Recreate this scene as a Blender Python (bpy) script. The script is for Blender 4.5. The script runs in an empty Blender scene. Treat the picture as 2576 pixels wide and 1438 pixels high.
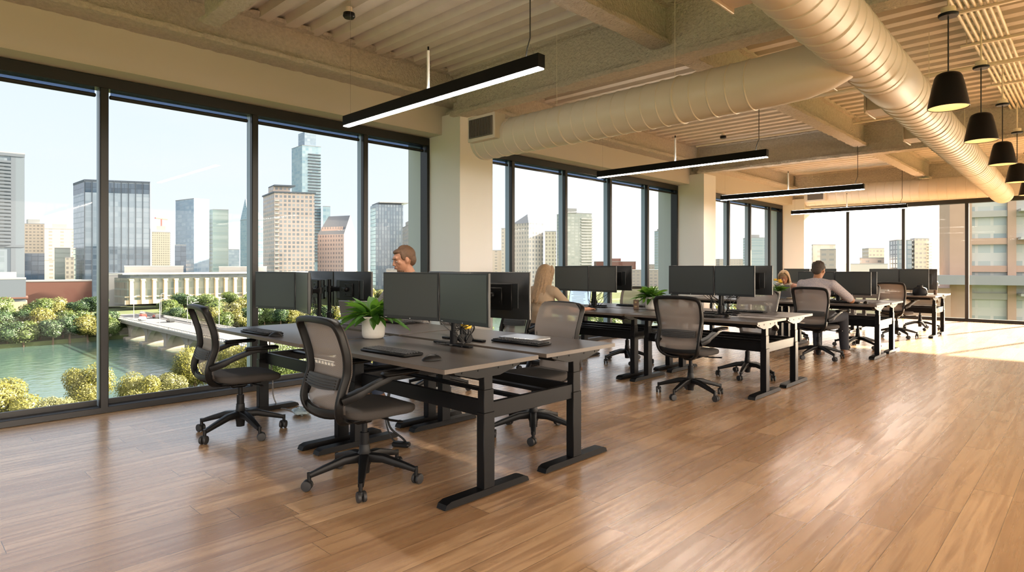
import bpy, bmesh, math, random
from mathutils import Vector, Matrix, Euler
random.seed(7)
SC = bpy.context.scene
COL = SC.collection
PI = math.pi
R = math.radians

# ------------------------------------------------------------------ materials
MATS = {}
def new_mat(name):
    m = bpy.data.materials.new(name); m.use_nodes = True
    nt = m.node_tree; b = nt.nodes['Principled BSDF']
    MATS[name] = m
    return m, nt, b

def lk(nt, a, b): nt.links.new(a, b)

def nd(nt, t, **kw):
    n = nt.nodes.new(t)
    for k, v in kw.items(): setattr(n, k, v)
    return n

def mth(nt, op, a, b=None, c=None, clamp=False):
    n = nt.nodes.new('ShaderNodeMath'); n.operation = op; n.use_clamp = clamp
    for i, v in enumerate((a, b, c)):
        if v is None: continue
        if isinstance(v, (int, float)): n.inputs[i].default_value = v
        else: nt.links.new(v, n.inputs[i])
    return n.outputs[0]

def mixc(nt, fac, a, b):
    n = nt.nodes.new('ShaderNodeMix'); n.data_type = 'RGBA'
    for sock, v in ((n.inputs[0], fac), (n.inputs[6], a), (n.inputs[7], b)):
        if isinstance(v, (int, float)): sock.default_value = v
        elif isinstance(v, tuple): sock.default_value = (*v[:3], 1)
        else: nt.links.new(v, sock)
    return n.outputs[2]

def mat(name, col, rough=.6, metal=0., noise=0., nscale=20., bump=0., bscale=60., bdist=.002, spec=.5, coat=0., emit=None, estr=0.):
    m, nt, b = new_mat(name)
    b.inputs['Base Color'].default_value = (*col, 1)
    b.inputs['Roughness'].default_value = rough
    b.inputs['Metallic'].default_value = metal
    b.inputs['Specular IOR Level'].default_value = spec
    b.inputs['Coat Weight'].default_value = coat
    if emit:
        b.inputs['Emission Color'].default_value = (*emit, 1)
        b.inputs['Emission Strength'].default_value = estr
    if noise or bump:
        tc = nd(nt, 'ShaderNodeTexCoord')
        if noise:
            nz = nd(nt, 'ShaderNodeTexNoise'); nz.inputs['Scale'].default_value = nscale; nz.inputs['Detail'].default_value = 4
            lk(nt, tc.outputs['Object'], nz.inputs['Vector'])
            dark = tuple(max(0, c * (1 - noise)) for c in col); lite = tuple(min(1, c * (1 + noise)) for c in col)
            lk(nt, mixc(nt, nz.outputs['Fac'], dark, lite), b.inputs['Base Color'])
        if bump:
            n2 = nd(nt, 'ShaderNodeTexNoise'); n2.inputs['Scale'].default_value = bscale; n2.inputs['Detail'].default_value = 5
            lk(nt, tc.outputs['Object'], n2.inputs['Vector'])
            bp = nd(nt, 'ShaderNodeBump'); bp.inputs['Strength'].default_value = bump; bp.inputs['Distance'].default_value = bdist
            lk(nt, n2.outputs['Fac'], bp.inputs['Height']); lk(nt, bp.outputs['Normal'], b.inputs['Normal'])
    return m

def floor_mat():
    m, nt, b = new_mat('oak_plank_floor')
    tc = nd(nt, 'ShaderNodeTexCoord'); sep = nd(nt, 'ShaderNodeSeparateXYZ'); lk(nt, tc.outputs['Object'], sep.inputs[0])
    X, Y = sep.outputs[0], sep.outputs[1]
    row = mth(nt, 'FLOOR', mth(nt, 'DIVIDE', X, .178))
    wn = nd(nt, 'ShaderNodeTexWhiteNoise', noise_dimensions='1D'); lk(nt, row, wn.inputs['W'])
    yy = mth(nt, 'ADD', Y, mth(nt, 'MULTIPLY', wn.outputs['Value'], 1.9))
    colu = mth(nt, 'FLOOR', mth(nt, 'DIVIDE', yy, 1.5))
    cv = nd(nt, 'ShaderNodeCombineXYZ'); lk(nt, row, cv.inputs[0]); lk(nt, colu, cv.inputs[1])
    w2 = nd(nt, 'ShaderNodeTexWhiteNoise', noise_dimensions='2D'); lk(nt, cv.outputs[0], w2.inputs['Vector'])
    # grain
    gv = nd(nt, 'ShaderNodeCombineXYZ')
    lk(nt, mth(nt, 'MULTIPLY', X, 26.), gv.inputs[0]); lk(nt, mth(nt, 'MULTIPLY', yy, 1.3), gv.inputs[1])
    lk(nt, mth(nt, 'MULTIPLY', w2.outputs['Value'], 37.), gv.inputs[2])
    g = nd(nt, 'ShaderNodeTexNoise'); g.inputs['Scale'].default_value = 1.; g.inputs['Detail'].default_value = 6; g.inputs['Distortion'].default_value = .6
    lk(nt, gv.outputs[0], g.inputs['Vector'])
    # broad blotches and knots
    kv = nd(nt, 'ShaderNodeCombineXYZ')
    lk(nt, mth(nt, 'MULTIPLY', X, 5.), kv.inputs[0]); lk(nt, mth(nt, 'MULTIPLY', yy, 2.), kv.inputs[1]); lk(nt, mth(nt, 'MULTIPLY', w2.outputs['Value'], 11.), kv.inputs[2])
    k = nd(nt, 'ShaderNodeTexNoise'); k.inputs['Scale'].default_value = 1.1; k.inputs['Detail'].default_value = 3
    lk(nt, kv.outputs[0], k.inputs['Vector'])
    c1 = mixc(nt, w2.outputs['Value'], (.37, .222, .112), (.60, .40, .23))
    gf = mth(nt, 'MULTIPLY', mth(nt, 'SUBTRACT', g.outputs['Fac'], .40, clamp=True), 3.2, clamp=True)
    c2 = mixc(nt, gf, c1, (.31, .172, .082))
    kf = mth(nt, 'MULTIPLY', mth(nt, 'SUBTRACT', k.outputs['Fac'], .60, clamp=True), 3.2, clamp=True)
    c3 = mixc(nt, kf, c2, (.165, .085, .040))
    # seams
    fx = mth(nt, 'FRACT', mth(nt, 'DIVIDE', X, .178)); fy = mth(nt, 'FRACT', mth(nt, 'DIVIDE', yy, 1.5))
    sx = mth(nt, 'GREATER_THAN', mth(nt, 'ABSOLUTE', mth(nt, 'SUBTRACT', fx, .5)), .5 - .009)
    sy = mth(nt, 'GREATER_THAN', mth(nt, 'ABSOLUTE', mth(nt, 'SUBTRACT', fy, .5)), .5 - .0012)
    seam = mth(nt, 'MAXIMUM', sx, sy)
    lk(nt, mixc(nt, mth(nt, 'MULTIPLY', seam, .75), c3, (.05, .025, .012)), b.inputs['Base Color'])
    lk(nt, mth(nt, 'ADD', mth(nt, 'MULTIPLY', g.outputs['Fac'], .26), .14), b.inputs['Roughness'])
    b.inputs['Specular IOR Level'].default_value = .65; b.inputs['Coat Weight'].default_value = .55; b.inputs['Coat Roughness'].default_value = .24; b.inputs['Coat IOR'].default_value = 1.65
    bp = nd(nt, 'ShaderNodeBump'); bp.inputs['Strength'].default_value = .25; bp.inputs['Distance'].default_value = .002
    lk(nt, mth(nt, 'SUBTRACT', g.outputs['Fac'], mth(nt, 'MULTIPLY', seam, 1.5)), bp.inputs['Height']); lk(nt, bp.outputs['Normal'], b.inputs['Normal'])
    return m

def facade(name, wall, g1, g2, fh=3.4, bw=3.2, fu=.6, fv=.55, rough_g=.15, rough_w=.8, line=None, spec=.5):
    """window grid in metres on the wall's own UVs"""
    wall, g1, g2 = (tuple(c * .62 for c in k) for k in (wall, g1, g2))
    m, nt, b = new_mat(name)
    uv = nd(nt, 'ShaderNodeUVMap'); sep = nd(nt, 'ShaderNodeSeparateXYZ'); lk(nt, uv.outputs[0], sep.inputs[0])
    u = mth(nt, 'DIVIDE', sep.outputs[0], bw); v = mth(nt, 'DIVIDE', sep.outputs[1], fh)
    mu = mth(nt, 'LESS_THAN', mth(nt, 'ABSOLUTE', mth(nt, 'SUBTRACT', mth(nt, 'FRACT', u), .5)), fu / 2)
    mv = mth(nt, 'LESS_THAN', mth(nt, 'ABSOLUTE', mth(nt, 'SUBTRACT', mth(nt, 'FRACT', v), .5)), fv / 2)
    mask = mth(nt, 'MULTIPLY', mu, mv)
    cv = nd(nt, 'ShaderNodeCombineXYZ'); lk(nt, mth(nt, 'FLOOR', u), cv.inputs[0]); lk(nt, mth(nt, 'FLOOR', v), cv.inputs[1])
    wn = nd(nt, 'ShaderNodeTexWhiteNoise', noise_dimensions='2D'); lk(nt, cv.outputs[0], wn.inputs['Vector'])
    gl = mixc(nt, wn.outputs['Value'], g1, g2)
    lk(nt, mixc(nt, mask, wall, gl), b.inputs['Base Color'])
    lk(nt, mth(nt, 'ADD', mth(nt, 'MULTIPLY', mask, rough_g - rough_w), rough_w), b.inputs['Roughness'])
    b.inputs['Specular IOR Level'].default_value = spec
    m['facade'] = 1
    return m

def mesh_fabric():
    m, nt, b = new_mat('taupe_mesh_weave')
    out = nt.nodes['Material Output']
    b.inputs['Base Color'].default_value = (.235, .205, .185, 1); b.inputs['Roughness'].default_value = .7
    tc = nd(nt, 'ShaderNodeTexCoord'); sep = nd(nt, 'ShaderNodeSeparateXYZ'); lk(nt, tc.outputs['Object'], sep.inputs[0])
    # chevron weave: stripes whose slant flips every few centimetres
    zig = mth(nt, 'ABSOLUTE', mth(nt, 'SUBTRACT', mth(nt, 'FRACT', mth(nt, 'MULTIPLY', sep.outputs[0], 9.)), .5))
    s = mth(nt, 'SINE', mth(nt, 'MULTIPLY', mth(nt, 'ADD', sep.outputs[2], mth(nt, 'MULTIPLY', zig, .16)), 560.))
    gapm = mth(nt, 'MULTIPLY', mth(nt, 'ADD', s, 1.), .20)
    tr = nd(nt, 'ShaderNodeBsdfTransparent'); mx = nd(nt, 'ShaderNodeMixShader')
    lk(nt, gapm, mx.inputs[0]); lk(nt, b.outputs[0], mx.inputs[1]); lk(nt, tr.outputs[0], mx.inputs[2]); lk(nt, mx.outputs[0], out.inputs[0])
    return m

def glass_mat(name, tint=(1, 1, 1), refl=.010):
    m, nt, b = new_mat(name); out = nt.nodes['Material Output']; nt.nodes.remove(b)
    tr = nd(nt, 'ShaderNodeBsdfTransparent'); tr.inputs[0].default_value = (*tint, 1)
    gl = nd(nt, 'ShaderNodeBsdfGlossy'); gl.inputs['Roughness'].default_value = .02
    mx = nd(nt, 'ShaderNodeMixShader'); mx.inputs[0].default_value = refl
    lk(nt, tr.outputs[0], mx.inputs[1]); lk(nt, gl.outputs[0], mx.inputs[2]); lk(nt, mx.outputs[0], out.inputs[0])
    return m

def leaf_mat(name, col, trans, var=.35):
    m, nt, b = new_mat(name); out = nt.nodes['Material Output']
    gi = nd(nt, 'ShaderNodeNewGeometry'); oi = nd(nt, 'ShaderNodeObjectInfo')
    rnd = mth(nt, 'FRACT', mth(nt, 'ADD', gi.outputs['Random Per Island'], oi.outputs['Random']))
    d = tuple(c * (1 - var) for c in col); l = tuple(min(1, c * (1 + var)) for c in col)
    cc = mixc(nt, rnd, d, l)
    lk(nt, cc, b.inputs['Base Color']); b.inputs['Roughness'].default_value = .5
    tl = nd(nt, 'ShaderNodeBsdfTranslucent'); tl.inputs[0].default_value = (*trans, 1)
    mx = nd(nt, 'ShaderNodeMixShader'); mx.inputs[0].default_value = .35
    lk(nt, b.outputs[0], mx.inputs[1]); lk(nt, tl.outputs[0], mx.inputs[2]); lk(nt, mx.outputs[0], out.inputs[0])
    return m

def water_mat():
    m, nt, b = new_mat('river_water')
    b.inputs['Base Color'].default_value = (.045, .085, .075, 1); b.inputs['Roughness'].default_value = .12; b.inputs['IOR'].default_value = 1.45
    tc = nd(nt, 'ShaderNodeTexCoord'); nz = nd(nt, 'ShaderNodeTexNoise'); nz.inputs['Scale'].default_value = .35; nz.inputs['Detail'].default_value = 5
    lk(nt, tc.outputs['Object'], nz.inputs['Vector'])
    bp = nd(nt, 'ShaderNodeBump'); bp.inputs['Strength'].default_value = .35; bp.inputs['Distance'].default_value = .5
    lk(nt, nz.outputs['Fac'], bp.inputs['Height']); lk(nt, bp.outputs['Normal'], b.inputs['Normal'])
    return m

def shirt_mat(name, a, c, scale=55.):
    m, nt, b = new_mat(name)
    tc = nd(nt, 'ShaderNodeTexCoord'); v = nd(nt, 'ShaderNodeTexVoronoi'); v.inputs['Scale'].default_value = scale
    lk(nt, tc.outputs['Object'], v.inputs['Vector'])
    f = mth(nt, 'GREATER_THAN', v.outputs['Distance'], .42)
    lk(nt, mixc(nt, f, a, c), b.inputs['Base Color']); b.inputs['Roughness'].default_value = .85
    return m

def screen_mat(name, col, rough):
    m, nt, b = new_mat(name)
    b.inputs['Base Color'].default_value = (*col, 1); b.inputs['Roughness'].default_value = rough; b.inputs['Specular IOR Level'].default_value = .6
    return m

X_ = lambda c, k=.62: tuple(v * k for v in c)
M = dict(
    floor=floor_mat(),
    drywall=mat('cream_drywall', (.51, .48, .435), .75, bump=.05, bscale=300),
    wall_white=mat('warm_white_paint', (.70, .70, .685), .6),
    fireproof=mat('sprayed_fireproofing', (.50, .455, .40), .95, noise=.25, nscale=28, bump=1., bscale=42, bdist=.03),
    deck=mat('painted_steel_deck', (.60, .555, .50), .6, noise=.10, nscale=6, bump=.3, bscale=30, bdist=.004),
    duct=mat('painted_duct_metal', (.57, .525, .465), .42, noise=.05, nscale=3),
    ductseam=mat('duct_seam', (.42, .36, .29), .5),
    pipe=mat('painted_pipe', (.72, .66, .55), .5, noise=.06, nscale=9),
    framemetal=mat('dark_bronze_aluminium', (.014, .0135, .014), .38, metal=.2),
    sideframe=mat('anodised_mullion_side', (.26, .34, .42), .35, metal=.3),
    shade=glass_mat('roller_shade_cloth', (.34, .40, .50)),
    glass=glass_mat('tinted_window_glass', (.50, .525, .545)), glassend=glass_mat('clear_window_glass', (.70, .70, .70)),
    blackmetal=mat('black_powder_coat', (.005, .005, .0055), .42, spec=.16, bump=.04, bscale=500),
    blackplastic=mat('black_plastic', (.006, .006, .0065), .42, noise=.1, nscale=30, spec=.22),
    rubber=mat('caster_rubber', (.014, .014, .015), .55),
    chrome=mat('brushed_steel', (.45, .45, .46), .25, metal=1.),
    desktop=None, edge=mat('desktop_edge_band', (.105, .085, .070), .45, noise=.1, nscale=40),
    lumbar=mat('grey_rubber_pad', (.030, .030, .031), .6, noise=.3, nscale=90),
    seat=mat('charcoal_seat_fabric', (.040, .035, .032), .9, noise=.25, nscale=220, bump=.4, bscale=500),
    seatblue=mat('navy_seat_fabric', (.05, .06, .085), .85, noise=.25, nscale=220, bump=.4, bscale=500),
    meshfab=mesh_fabric(),
    screen=screen_mat('switched_off_screen', (.034, .040, .039), .28),
    bezel=mat('dark_grey_bezel', (.014, .016, .018), .35),
    logo=mat('pale_printed_mark', (.55, .55, .55), .6),
    keys=mat('key_caps', (.022, .023, .026), .55),
    pot=mat('white_ceramic_glaze', (.66, .63, .58), .45, noise=.06, nscale=60),
    soil=mat('potting_soil', (.03, .02, .012), .95, bump=.8, bscale=90, bdist=.01),
    leaf=leaf_mat('glossy_green_leaf', (.055, .165, .022), (.16, .34, .03)),
    leafdark=leaf_mat('deep_green_leaf', (.06, .18, .03), (.2, .4, .05)),
    petalw=mat('white_petal', (.85, .83, .78), .6), petaly=mat('yellow_petal', (.85, .55, .06), .6),
    led=mat('warm_led_diffuser', (.9, .85, .8), .5, emit=(1., .89, .77), estr=32.), added_uplight=mat('added_uplight_glow', (.9, .85, .8), .5, emit=(1., .91, .83), estr=6.5),
    lampin=mat('lamp_inner_white', (.85, .72, .55), .5),
    bulb=mat('warm_bulb', (.9, .8, .6), .5, emit=(1., .72, .42), estr=12.),
    cable=mat('black_cable', (.01, .01, .01), .5), whitecable=mat('speckled_cable', (.22, .21, .20), .5, noise=.95, nscale=60),
    silver=mat('silver_aluminium', (.52, .53, .55), .3, metal=.7),
    laptopscreen=mat('lit_laptop_screen', (.2, .25, .3), .3, emit=(.55, .7, .85), estr=.45),
    textgrey=mat('screen_text', (.1, .12, .15), .5, emit=(.25, .3, .38), estr=.3),
    paper=mat('white_paper', (.8, .8, .78), .7), brownbox=mat('brown_carton', (.12, .075, .05), .6),
    goldprint=mat('gold_print', (.45, .33, .16), .4, metal=.5),
    skin=mat('light_skin', (.42, .205, .125), .5, noise=.06, nscale=30), skintan=mat('tan_skin', (.30, .14, .07), .5, noise=.06, nscale=30),
    lips=mat('lips', (.26, .085, .07), .5), eyew=mat('eye_white', (.42, .38, .35), .3), iris=mat('iris_dark', (.03, .02, .015), .3),
    hairblonde=mat('blonde_hair', (.27, .175, .095), .55, noise=.45, nscale=45, bump=.6, bscale=120, bdist=.006),
    hairlight=mat('golden_hair', (.33, .215, .11), .55, noise=.4, nscale=45, bump=.6, bscale=120, bdist=.006),
    hairbrown=mat('short_brown_hair', (.11, .058, .030), .6, noise=.35, nscale=90, bump=.6, bscale=220, bdist=.004),
    hairdark=mat('dark_curly_hair', (.035, .024, .018), .7, noise=.4, nscale=60, bump=1., bscale=90, bdist=.01),
    shirtgrey=shirt_mat('grey_plaid_shirt', (.15, .15, .16), (.26, .255, .25), 130.),
    blouse=mat('tan_blouse', (.36, .27, .185), .85, noise=.06, nscale=20),
    toppink=mat('pink_top', (.36, .20, .15), .85), scarf=mat('cream_scarf', (.50, .43, .36), .9),
    shirtprint=shirt_mat('lilac_print_shirt', (.26, .25, .31), (.38, .35, .36), 110.),
    trousers=mat('dark_trousers', (.022, .024, .032), .85), jeans=mat('dark_jeans', (.04, .055, .09), .85),
    shoe=mat('brown_leather_shoe', (.16, .07, .03), .45),
    clearbag=mat('pale_blue_plastic', (.45, .55, .58), .3),
    # outside
    water=water_mat(),
    grass=mat('bank_grass', X_((.10, .14, .045)), .9, noise=.4, nscale=.08), land=mat('city_ground', X_((.26, .25, .22)), .9, noise=.25, nscale=.02),
    asphalt=mat('road_asphalt', X_((.22, .22, .23)), .85, noise=.1, nscale=.5),
    concrete=mat('bridge_concrete', X_((.42, .38, .32)), .85, noise=.15, nscale=.4), whiteconc=mat('pale_concrete', X_((.62, .60, .56)), .8),
    bark=mat('tree_bark', (.10, .07, .045), .9),
    crown_y=leaf_mat('yellow_green_foliage', (.155, .155, .042), (.25, .25, .05), .4), crown_g=leaf_mat('green_foliage', (.085, .125, .04), (.15, .21, .05), .45),
    crown_d=leaf_mat('dark_green_foliage', (.045, .085, .042), (.09, .15, .05), .4), crown_o=leaf_mat('olive_foliage', (.15, .155, .065), (.22, .23, .08), .4),
    roofgrey=mat('grey_roof', X_((.40, .41, .42)), .7), roofwhite=mat('white_roof', X_((.72, .72, .70)), .7), terracotta=mat('brick_red_wall', X_((.20, .085, .065)), .8),
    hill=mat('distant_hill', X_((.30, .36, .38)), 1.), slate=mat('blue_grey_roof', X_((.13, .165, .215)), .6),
    contrail=mat('contrail_vapour', (.95, .95, .95), 1.),
    carwhite=mat('white_car_paint', (.8, .8, .8), .3), carred=mat('red_car_paint', (.5, .05, .04), .3), cardark=mat('dark_car_paint', (.05, .055, .06), .3),
)
def desk_mat():
    m, nt, b = new_mat('dark_walnut_laminate')
    tc = nd(nt, 'ShaderNodeTexCoord'); mp = nd(nt, 'ShaderNodeMapping'); mp.inputs['Scale'].default_value = (2.5, 45, 10)
    lk(nt, tc.outputs['Object'], mp.inputs[0])
    g = nd(nt, 'ShaderNodeTexNoise'); g.inputs['Scale'].default_value = 1.; g.inputs['Detail'].default_value = 5; lk(nt, mp.outputs[0], g.inputs['Vector'])
    lk(nt, mixc(nt, g.outputs['Fac'], (.038, .031, .028), (.068, .056, .050)), b.inputs['Base Color'])
    b.inputs['Roughness'].default_value = .34; b.inputs['Specular IOR Level'].default_value = .6
    return m
M['desktop'] = desk_mat()

# ------------------------------------------------------------------ mesh builder
class MB:
    def __init__(s): s.v = []; s.f = []; s.uv = {}
    def add(s, vs, fs):
        o = len(s.v); s.v += [tuple(p) for p in vs]; s.f += [tuple(i + o for i in f) for f in fs]
        return s
    def box(s, c, d, b=0., rot=None):
        hx, hy, hz = (k / 2 for k in d); c = Vector(c)
        rm = rot.to_matrix() if isinstance(rot, Euler) else (Matrix.Rotation(rot, 3, 'Z') if rot else None)
        def T(p):
            p = Vector(p)
            return (rm @ p if rm else p) + c
        if b <= 0:
            vs = [T((x * hx, y * hy, z * hz)) for x in (-1, 1) for y in (-1, 1) for z in (-1, 1)]
            return s.add(vs, [(0, 1, 3, 2), (4, 6, 7, 5), (0, 4, 5, 1), (2, 3, 7, 6), (0, 2, 6, 4), (1, 5, 7, 3)])
        b = min(b, hx * .98, hy * .98, hz * .98)
        vs = []; ix = {}
        for x in (-1, 1):
            for y in (-1, 1):
                for z in (-1, 1):
                    ix[x, y, z, 0] = len(vs); vs.append(T((x * hx, y * (hy - b), z * (hz - b))))
                    ix[x, y, z, 1] = len(vs); vs.append(T((x * (hx - b), y * hy, z * (hz - b))))
                    ix[x, y, z, 2] = len(vs); vs.append(T((x * (hx - b), y * (hy - b), z * hz)))
        fs = []
        for sg in (-1, 1):
            fs.append([ix[sg, y, z, 0] for y, z in ((-1, -1), (1, -1), (1, 1), (-1, 1))])
            fs.append([ix[x, sg, z, 1] for x, z in ((-1, -1), (1, -1), (1, 1), (-1, 1))])
            fs.append([ix[x, y, sg, 2] for x, y in ((-1, -1), (1, -1), (1, 1), (-1, 1))])
        for p in (-1, 1):
            for q in (-1, 1):
                fs.append([ix[p, q, -1, 0], ix[p, q, 1, 0], ix[p, q, 1, 1], ix[p, q, -1, 1]])
                fs.append([ix[p, -1, q, 0], ix[p, 1, q, 0], ix[p, 1, q, 2], ix[p, -1, q, 2]])
                fs.append([ix[-1, p, q, 1], ix[1, p, q, 1], ix[1, p, q, 2], ix[-1, p, q, 2]])
                for z in (-1, 1): fs.append([ix[p, q, z, k] for k in range(3)])
        return s.add(vs, fs)
    def rings(s, rings, caps=True, closed=False):
        n = len(rings[0]); vs = [p for r in rings for p in r]; fs = []
        m = len(rings)
        for i in range(m if closed else m - 1):
            j = (i + 1) % m
            for k in range(n): fs.append((i * n + k, i * n + (k + 1) % n, j * n + (k + 1) % n, j * n + k))
        if caps and not closed: fs += [tuple(range(n)), tuple((m - 1) * n + k for k in range(n))]
        return s.add(vs, fs)
    def cyl(s, p0, p1, r0, r1=None, n=16, caps=True):
        return s.tube([p0, p1], [r0, r0 if r1 is None else r1], n, caps=caps)
    def tube(s, pts, r, n=8, w=None, closed=False, caps=True, up=None):
        """r radius or list; w = (half width, half height) gives a rounded rectangular bar"""
        P = [Vector(p) for p in pts]; m = len(P)
        rr = r if isinstance(r, (list, tuple)) else [r] * m
        rs = []; prev = None
        for i in range(m):
            if closed: t = (P[(i + 1) % m] - P[i - 1])
            else: t = P[min(i + 1, m - 1)] - P[max(i - 1, 0)]
            t.normalize()
            if prev is None or up is not None:
                a = Vector(up) if up is not None else (Vector((0, 0, 1)) if abs(t.z) < .9 else Vector((1, 0, 0)))
            else: a = prev
            nrm = (a - t * a.dot(t)).normalized(); prev = nrm; bn = t.cross(nrm)
            ring = []
            for k in range(n):
                an = 2 * PI * (k + .5) / n; ca, sa = math.cos(an), math.sin(an)
                if w:
                    e = .45
                    cx = math.copysign(abs(ca) ** e, ca) * w[0] * rr[i]; cy = math.copysign(abs(sa) ** e, sa) * w[1] * rr[i]
                else: cx, cy = ca * rr[i], sa * rr[i]
                ring.append(P[i] + bn * cx + nrm * cy)
            rs.append(ring)
        return s.rings(rs, caps, closed)
    def lathe(s, prof, c=(0, 0, 0), n=24, caps=True):
        c = Vector(c)
        return s.rings([[c + Vector((r * math.cos(2 * PI * k / n), r * math.sin(2 * PI * k / n), z)) for k in range(n)] for r, z in prof], caps)
    def prism(s, poly, z0, z1):
        n = len(poly)
        return s.add([(x, y, z0) for x, y in poly] + [(x, y, z1) for x, y in poly],
                     [tuple(range(n)), tuple(range(n, 2 * n))] + [(k, (k + 1) % n, n + (k + 1) % n, n + k) for k in range(n)])
    def prism_x(s, poly, x0, x1):   # poly in (y,z)
        n = len(poly)
        return s.add([(x0, y, z) for y, z in poly] + [(x1, y, z) for y, z in poly],
                     [tuple(range(n)), tuple(range(n, 2 * n))] + [(k, (k + 1) % n, n + (k + 1) % n, n + k) for k in range(n)])
    def prism_y(s, poly, y0, y1):   # poly in (x,z)
        n = len(poly)
        return s.add([(x, y0, z) for x, z in poly] + [(x, y1, z) for x, z in poly],
                     [tuple(range(n)), tuple(range(n, 2 * n))] + [(k, (k + 1) % n, n + (k + 1) % n, n + k) for k in range(n)])
    def ell(s, c, r, rot=None, nu=16, nv=10):
        c = Vector(c); rm = rot.to_matrix() if rot else None
        if isinstance(r, (int, float)): r = (r, r, r)
        vs = []; fs = []
        def T(p): return (rm @ Vector(p) if rm else Vector(p)) + c
        vs.append(T((0, 0, r[2])))
        for i in range(1, nv):
            th = PI * i / nv
            for k in range(nu):
                ph = 2 * PI * k / nu
                vs.append(T((r[0] * math.sin(th) * math.cos(ph), r[1] * math.sin(th) * math.sin(ph), r[2] * math.cos(th))))
        vs.append(T((0, 0, -r[2]))); L = len(vs) - 1
        for k in range(nu):
            fs.append((0, 1 + k, 1 + (k + 1) % nu)); fs.append((L, 1 + (nv - 2) * nu + (k + 1) % nu, 1 + (nv - 2) * nu + k))
        for i in range(nv - 2):
            for k in range(nu):
                a = 1 + i * nu; b2 = a + nu
                fs.append((a + k, b2 + k, b2 + (k + 1) % nu, a + (k + 1) % nu))
        return s.add(vs, fs)
    def cap(s, p0, p1, r0, r1=None, n=12):
        r1 = r0 if r1 is None else r1
        s.ell(p0, r0, nu=n, nv=8); s.ell(p1, r1, nu=n, nv=8)
        return s.tube([p0, p1], [r0, r1], n)
    def grid(s, fn, nu, nv):
        vs = [fn(i / nu, j / nv) for j in range(nv + 1) for i in range(nu + 1)]
        return s.add(vs, [(j * (nu + 1) + i, j * (nu + 1) + i + 1, (j + 1) * (nu + 1) + i + 1, (j + 1) * (nu + 1) + i) for j in range(nv) for i in range(nu)])
    def xf(s, mtx, start=0):
        s.v[start:] = [tuple(mtx @ Vector(p)) for p in s.v[start:]]
        return s
    def mesh(s, name, m, angle=38, recalc=True, smooth=True):
        me = bpy.data.meshes.new(name); me.from_pydata(s.v, [], s.f); me.update()
        if recalc:
            bm = bmesh.new(); bm.from_mesh(me); bmesh.ops.recalc_face_normals(bm, faces=bm.faces); bm.to_mesh(me); bm.free()
        if smooth:
            me.polygons.foreach_set('use_smooth', [True] * len(me.polygons))
            me.set_sharp_from_angle(angle=R(angle))
        m = M[m] if isinstance(m, str) else m
        if m:
            me.materials.append(m)
            if m.get('facade'):
                uv = me.uv_layers.new(name='UVMap')
                for pl in me.polygons:
                    nx, ny, nz = pl.normal
                    for li in pl.loop_indices:
                        co = me.vertices[me.loops[li].vertex_index].co
                        uv.data[li].uv = (-ny * co.x + nx * co.y + .3, co.z) if abs(nz) < .5 else (.02, .02)
        return me
    def build(s, name, m, parent=None, **kw):
        o = bpy.data.objects.new(name, s.mesh(name, m, **kw)); COL.objects.link(o)
        if parent: o.parent = parent
        return o

def tag(o, label=None, cat=None, group=None, kind=None):
    if label: o['label'] = label
    if cat: o['category'] = cat
    if group: o['group'] = group
    if kind: o['kind'] = kind
    return o
def thing(name, label, cat, loc=(0, 0, 0), rz=0., group=None, kind=None):
    o = bpy.data.objects.new(name, None); COL.objects.link(o); o.empty_display_size = .1
    o.location = loc; o.rotation_euler = (0, 0, rz)
    return tag(o, label, cat, group, kind)
def dup(o, loc=None, rz=None, label=None, group=None, parent=None, scale=None):
    c = o.copy(); COL.objects.link(c)
    if parent is not None: c.parent = parent
    if loc is not None: c.location = loc
    if rz is not None: c.rotation_euler = (0, 0, rz)
    if scale is not None: c.scale = (scale,) * 3 if isinstance(scale, (int, float)) else scale
    if label: c['label'] = label
    if group: c['group'] = group
    for ch in list(o.children): dup(ch, parent=c)
    return c
# ================================================================== the room
XW = -6.33          # inner face of the window wall
YE = 17.72          # inner face of the end wall
XR, YB = 7.2, -5.0
def struct(name, mb, m, parent=None, **kw):
    o = mb.build(name, m, parent, **kw)
    if parent is None: o['kind'] = 'structure'
    return o
fl = MB().box(((XR + XW - .5) / 2, (YE + YB + .5) / 2, -.15), (XR - XW + .5, YE - YB + .5, .3))
tag(struct('floor', fl, 'floor'), 'honey oak plank floor of the open office')

# corrugated deck, ribs across the room
mb = MB(); prof = []; y = YB
while y < YE + .4:
    prof += [(y, 3.70), (y + .115, 3.70), (y + .14, 3.775), (y + .235, 3.775)]; y += .26
n = len(prof)
mb.add([(x, a, b) for x in (XW - .4, XR) for a, b in prof], [(k, k + 1, n + k + 1, n + k) for k in range(n - 1)])
mb.box(((XR + XW - .4) / 2, (YE + YB + .4) / 2, 3.86), (XR - XW + .4, YE - YB + .4, .14))
tag(struct('ceiling', mb, 'deck', smooth=False), 'painted corrugated steel deck ceiling')

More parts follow.
